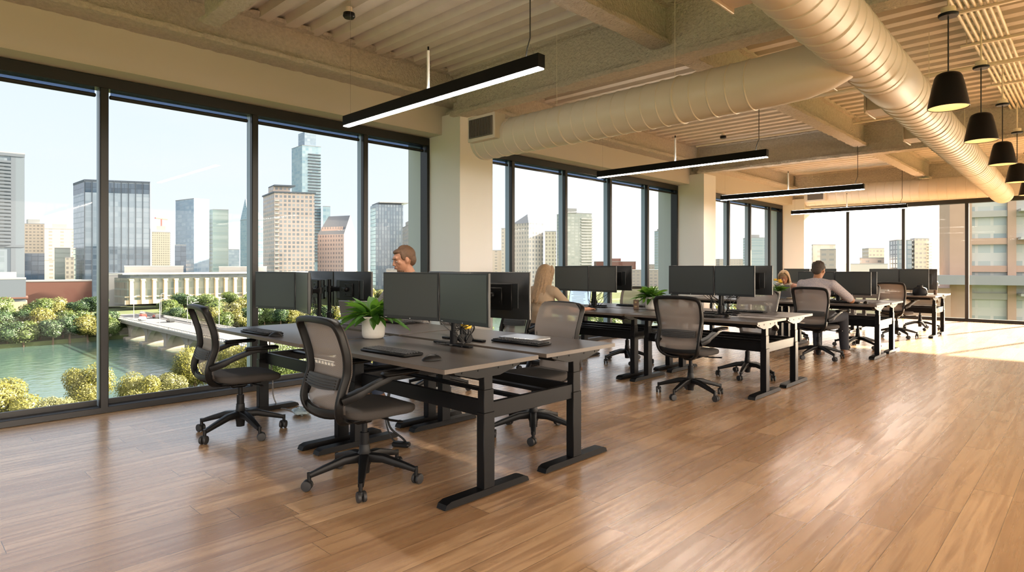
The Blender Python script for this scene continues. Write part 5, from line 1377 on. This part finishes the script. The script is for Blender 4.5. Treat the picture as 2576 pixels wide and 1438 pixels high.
# trees
def tree_mesh(seed, n, leafs, R0=1., flat_=.8):
    rnd = random.Random(seed); m = MB(); bl = []
    for k in range(9): 
        a = rnd.uniform(0, 2 * PI); rr = rnd.uniform(.15, .55)
        bl.append((Vector((rr * math.cos(a), rr * math.sin(a), rnd.uniform(-.35, .45) * flat_)), rnd.uniform(.32, .55)))
    for k in range(n):
        c, r_ = rnd.choice(bl); v = Vector((rnd.gauss(0, 1), rnd.gauss(0, 1), rnd.gauss(.15, 1))).normalized()
        p = c + v * r_ * rnd.uniform(.75, 1.05)
        q = v + Vector((rnd.uniform(-.7, .7), rnd.uniform(-.7, .7), rnd.uniform(-.7, .7))); q.normalize()
        u = q.orthogonal().normalized(); w = q.cross(u); s1 = leafs * rnd.uniform(.6, 1.3); s2 = s1 * rnd.uniform(.6, 1.)
        m.add([p + u * s1, p + w * s2 + q * s1 * .3, p - u * s1, p - w * s2 - q * s1 * .2], [(0, 1, 2, 3)])
    # inner shade so that the crown is not see-through
    for c, r_ in bl: m.ell(c, r_ * .66, nu=8, nv=6)
    return m
protos = []
for i, (mt, nm) in enumerate((('crown_y', 'yellow green'), ('crown_g', 'green'), ('crown_d', 'dark green'), ('crown_o', 'olive'), ('crown_y', 'yellow green'), ('crown_g', 'green'))):
    protos.append((tree_mesh(40 + i, 3400, .048).mesh('crown', mt, recalc=False, smooth=False), nm))
for i, (mt, nm) in enumerate((('crown_y', 'yellow green'), ('crown_o', 'olive'), ('crown_g', 'green'))):
    protos.append((tree_mesh(60 + i, 9000, .026).mesh('crown', mt, recalc=False, smooth=False), nm))
NEAR = {0: 6, 4: 6, 3: 7, 1: 8, 5: 8, 2: 8}
trunk = MB().tube([(0, 0, 0), (.03, .0, .5), (.0, .02, 1.)], [.05, .035, .02], 7).mesh('trunk', 'bark')
def tree(x, y, z0, H, W, kind, where, group):
    me, nm = protos[kind]
    t = thing('tree', f'{nm} leafy tree {where}', 'tree', (x, y, z0), random.uniform(0, 6), group=group)
    o = bpy.data.objects.new('crown', me); COL.objects.link(o); o.parent = t; o.location = (0, 0, H * .60); o.scale = (W / 2 * .95, W / 2 * .95, H * .42)
    o = bpy.data.objects.new('trunk', trunk); COL.objects.link(o); o.parent = t; o.scale = (H * .7, H * .7, H * .55)
rnd = random.Random(21)
# near bank, just below the office windows: measured crowns first
for x, y, H, W, k in ((-110, 11.5, 10.5, 13, 0), (-103, 17.2, 8.5, 8, 3), (-112, 22.5, 11.2, 9, 0), (-104, 26.5, 10.0, 8, 4), (-109, 32, 9.5, 9, 3), (-112, 37.5, 12.5, 10, 0), (-112, 44, 12.5, 9, 4),
                      (-118, 6.0, 8., 10, 3), (-100, 21.5, 7, 7, 1), (-99, 30, 7, 7, 0), (-108, 50, 13, 11, 1), (-99, 41, 9.5, 9, 3), (-98, 13, 6.5, 8, 4)):
    k = NEAR[k]; tree(x, y, -24, H, W, k, 'on the near river bank below the windows', f'{protos[k][1]} trees on the near bank')
for k in range(46):
    y = 56 + k * 7.5 + rnd.uniform(-2, 2); kd = rnd.choice((0, 1, 3, 4, 5, 2))
    kd = NEAR[kd] if k < 16 else kd; tree(rnd.uniform(-128, -100), y, -24, rnd.uniform(9, 14), rnd.uniform(10, 14), kd, 'on the near river bank below the windows', f'{protos[kd][1]} trees on the near bank')
# far bank
for row, (xa, xb, z0, h0, h1, n) in enumerate(((-265, -262, -28.0, 11, 13.5, 58), (-273, -269, -25.5, 11, 14, 48), (-284, -279, -21, 9.5, 12.5, 38), (-302, -292, -20, 8, 11, 34))):
    for k in range(n):
        y = -24 + k * (340. / n) + rnd.uniform(-1.5, 1.5)
        if 60 < y < 81: continue
        if row == 3 and (k % 3 == 0 or (y > 84 and y < 100)): continue
        kd = rnd.choice((1, 2, 3, 1, 0, 2, 5)); dx = 0 if y < 60 else min(0, -(y - 60) * .02)
        w = ('along the water of the far river bank', 'in the second row on the far river bank', 'in the third row on the far river bank', 'on the lawns above the far river bank')[row]
        tree(rnd.uniform(xa, xb) + dx, y, z0, rnd.uniform(h0, h1), rnd.uniform(11, 15), kd, w, f'{protos[kd][1]} trees {w}')
# beyond the second bay and the end wall
for k in range(16):
    kd = rnd.choice((1, 5, 3)); tree(-150 + rnd.uniform(-10, 40), 230 + k * 14, -24, rnd.uniform(10, 14), rnd.uniform(12, 16), kd, 'on the near river bank below the windows', f'{protos[kd][1]} trees on the near bank')
tree(-2.4, 50.5, -24, 24.5, 8.5, 0, 'rising outside the last end window', None)
for o in [o for o in COL.objects if o.type == 'EMPTY' and o.name.startswith('tree') and 'last end' in o.get('label', '')]:
    o['label'] = 'yellow green street tree outside the last end window'
# ================================================================== light, sky and camera
wd = bpy.data.worlds.new('sky'); SC.world = wd; wd.use_nodes = True
nt = wd.node_tree; bg = nt.nodes['Background']
tc = nd(nt, 'ShaderNodeTexCoord'); nv = nd(nt, 'ShaderNodeVectorMath', operation='NORMALIZE'); lk(nt, tc.outputs['Generated'], nv.inputs[0])
sp = nd(nt, 'ShaderNodeSeparateXYZ'); lk(nt, nv.outputs[0], sp.inputs[0])
el = mth(nt, 'MAXIMUM', sp.outputs[2], 0.)
grad = mth(nt, 'POWER', mth(nt, 'MULTIPLY', el, 1.3, clamp=True), .9)
base = mixc(nt, grad, (.68, .70, .72), (.44, .56, .73))
# soft high cloud
cl = nd(nt, 'ShaderNodeTexNoise'); cl.inputs['Scale'].default_value = 2.2; cl.inputs['Detail'].default_value = 6
mp = nd(nt, 'ShaderNodeMapping'); mp.inputs['Scale'].default_value = (1, 1, 4.); lk(nt, nv.outputs[0], mp.inputs[0]); lk(nt, mp.outputs[0], cl.inputs['Vector'])
cf = mth(nt, 'MULTIPLY', mth(nt, 'SUBTRACT', cl.outputs['Fac'], .5, clamp=True), 2.2, clamp=True)
base = mixc(nt, cf, base, (.68, .675, .67))
# sky glow: warm lobe added on the unseen +x side, another towards the sun
SUNAZ, SUNEL = R(16), R(20.5)
sd = Vector((math.sin(SUNAZ) * math.cos(SUNEL), math.cos(SUNAZ) * math.cos(SUNEL), math.sin(SUNEL)))
gd = Vector((.62, .77, .16)).normalized()
def dotv(v):
    n = nd(nt, 'ShaderNodeVectorMath', operation='DOT_PRODUCT'); lk(nt, nv.outputs[0], n.inputs[0]); n.inputs[1].default_value = v; return n.outputs['Value']
g1 = mth(nt, 'POWER', mth(nt, 'MAXIMUM', dotv(Vector((.98, .17, .10)).normalized()), 0.), 1.5)
g2 = mth(nt, 'POWER', mth(nt, 'MAXIMUM', dotv(sd), 0.), 5.)
add = nd(nt, 'ShaderNodeMix'); add.data_type = 'RGBA'; add.blend_type = 'ADD'; add.inputs[0].default_value = 1.
gl = nd(nt, 'ShaderNodeMix'); gl.data_type = 'RGBA'; gl.blend_type = 'MULTIPLY'; gl.inputs[0].default_value = 1.
lk(nt, g1, gl.inputs[6]); gl.inputs[7].default_value = (3.3, 2.75, 2.15, 1)
lk(nt, base, add.inputs[6]); lk(nt, gl.outputs[2], add.inputs[7]); add.clamp_result = False
gl2 = nd(nt, 'ShaderNodeMix'); gl2.data_type = 'RGBA'; gl2.blend_type = 'MULTIPLY'; gl2.inputs[0].default_value = 1.; lk(nt, g2, gl2.inputs[6]); gl2.inputs[7].default_value = (2.2, 1.7, 1.2, 1)
add2 = nd(nt, 'ShaderNodeMix'); add2.data_type = 'RGBA'; add2.blend_type = 'ADD'; add2.inputs[0].default_value = 1.; lk(nt, add.outputs[2], add2.inputs[6]); lk(nt, gl2.outputs[2], add2.inputs[7]); add = add2
# below the horizon
below = mth(nt, 'LESS_THAN', sp.outputs[2], -.01)
lk(nt, mixc(nt, below, add.outputs[2], (.22, .22, .20)), bg.inputs[0]); bg.inputs[1].default_value = 1.0

L = bpy.data.lights.new('low_sun', 'SUN'); L.energy = 36.; L.angle = R(.8); L.color = (1., .80, .56)
o = bpy.data.objects.new('low_sun', L); COL.objects.link(o); o.rotation_euler = (-sd).to_track_quat('-Z', 'Y').to_euler()

cam = bpy.data.cameras.new('camera'); co = bpy.data.objects.new('camera', cam); COL.objects.link(co)
co.location = (0, 0, 1.3); co.rotation_euler = (PI / 2, 0, R(44.011))
cam.sensor_width = 36.; cam.lens = 1534.08 / 2576 * 36.; cam.shift_y = -(719 - 669) / 2576; cam.clip_start = .05; cam.clip_end = 6000
SC.camera = co
SC.view_settings.view_transform = 'Standard'; SC.view_settings.look = 'None'; SC.view_settings.gamma = 1; SC.view_settings.exposure = 1.5; SC.view_settings.use_curve_mapping = False
SC.cycles.max_bounces = 7; SC.cycles.diffuse_bounces = 4; SC.cycles.glossy_bounces = 3; SC.cycles.transparent_max_bounces = 12; SC.cycles.caustics_reflective = False; SC.cycles.caustics_refractive = False
SC.cycles.sample_clamp_indirect = 6.; SC.cycles.use_denoising = True
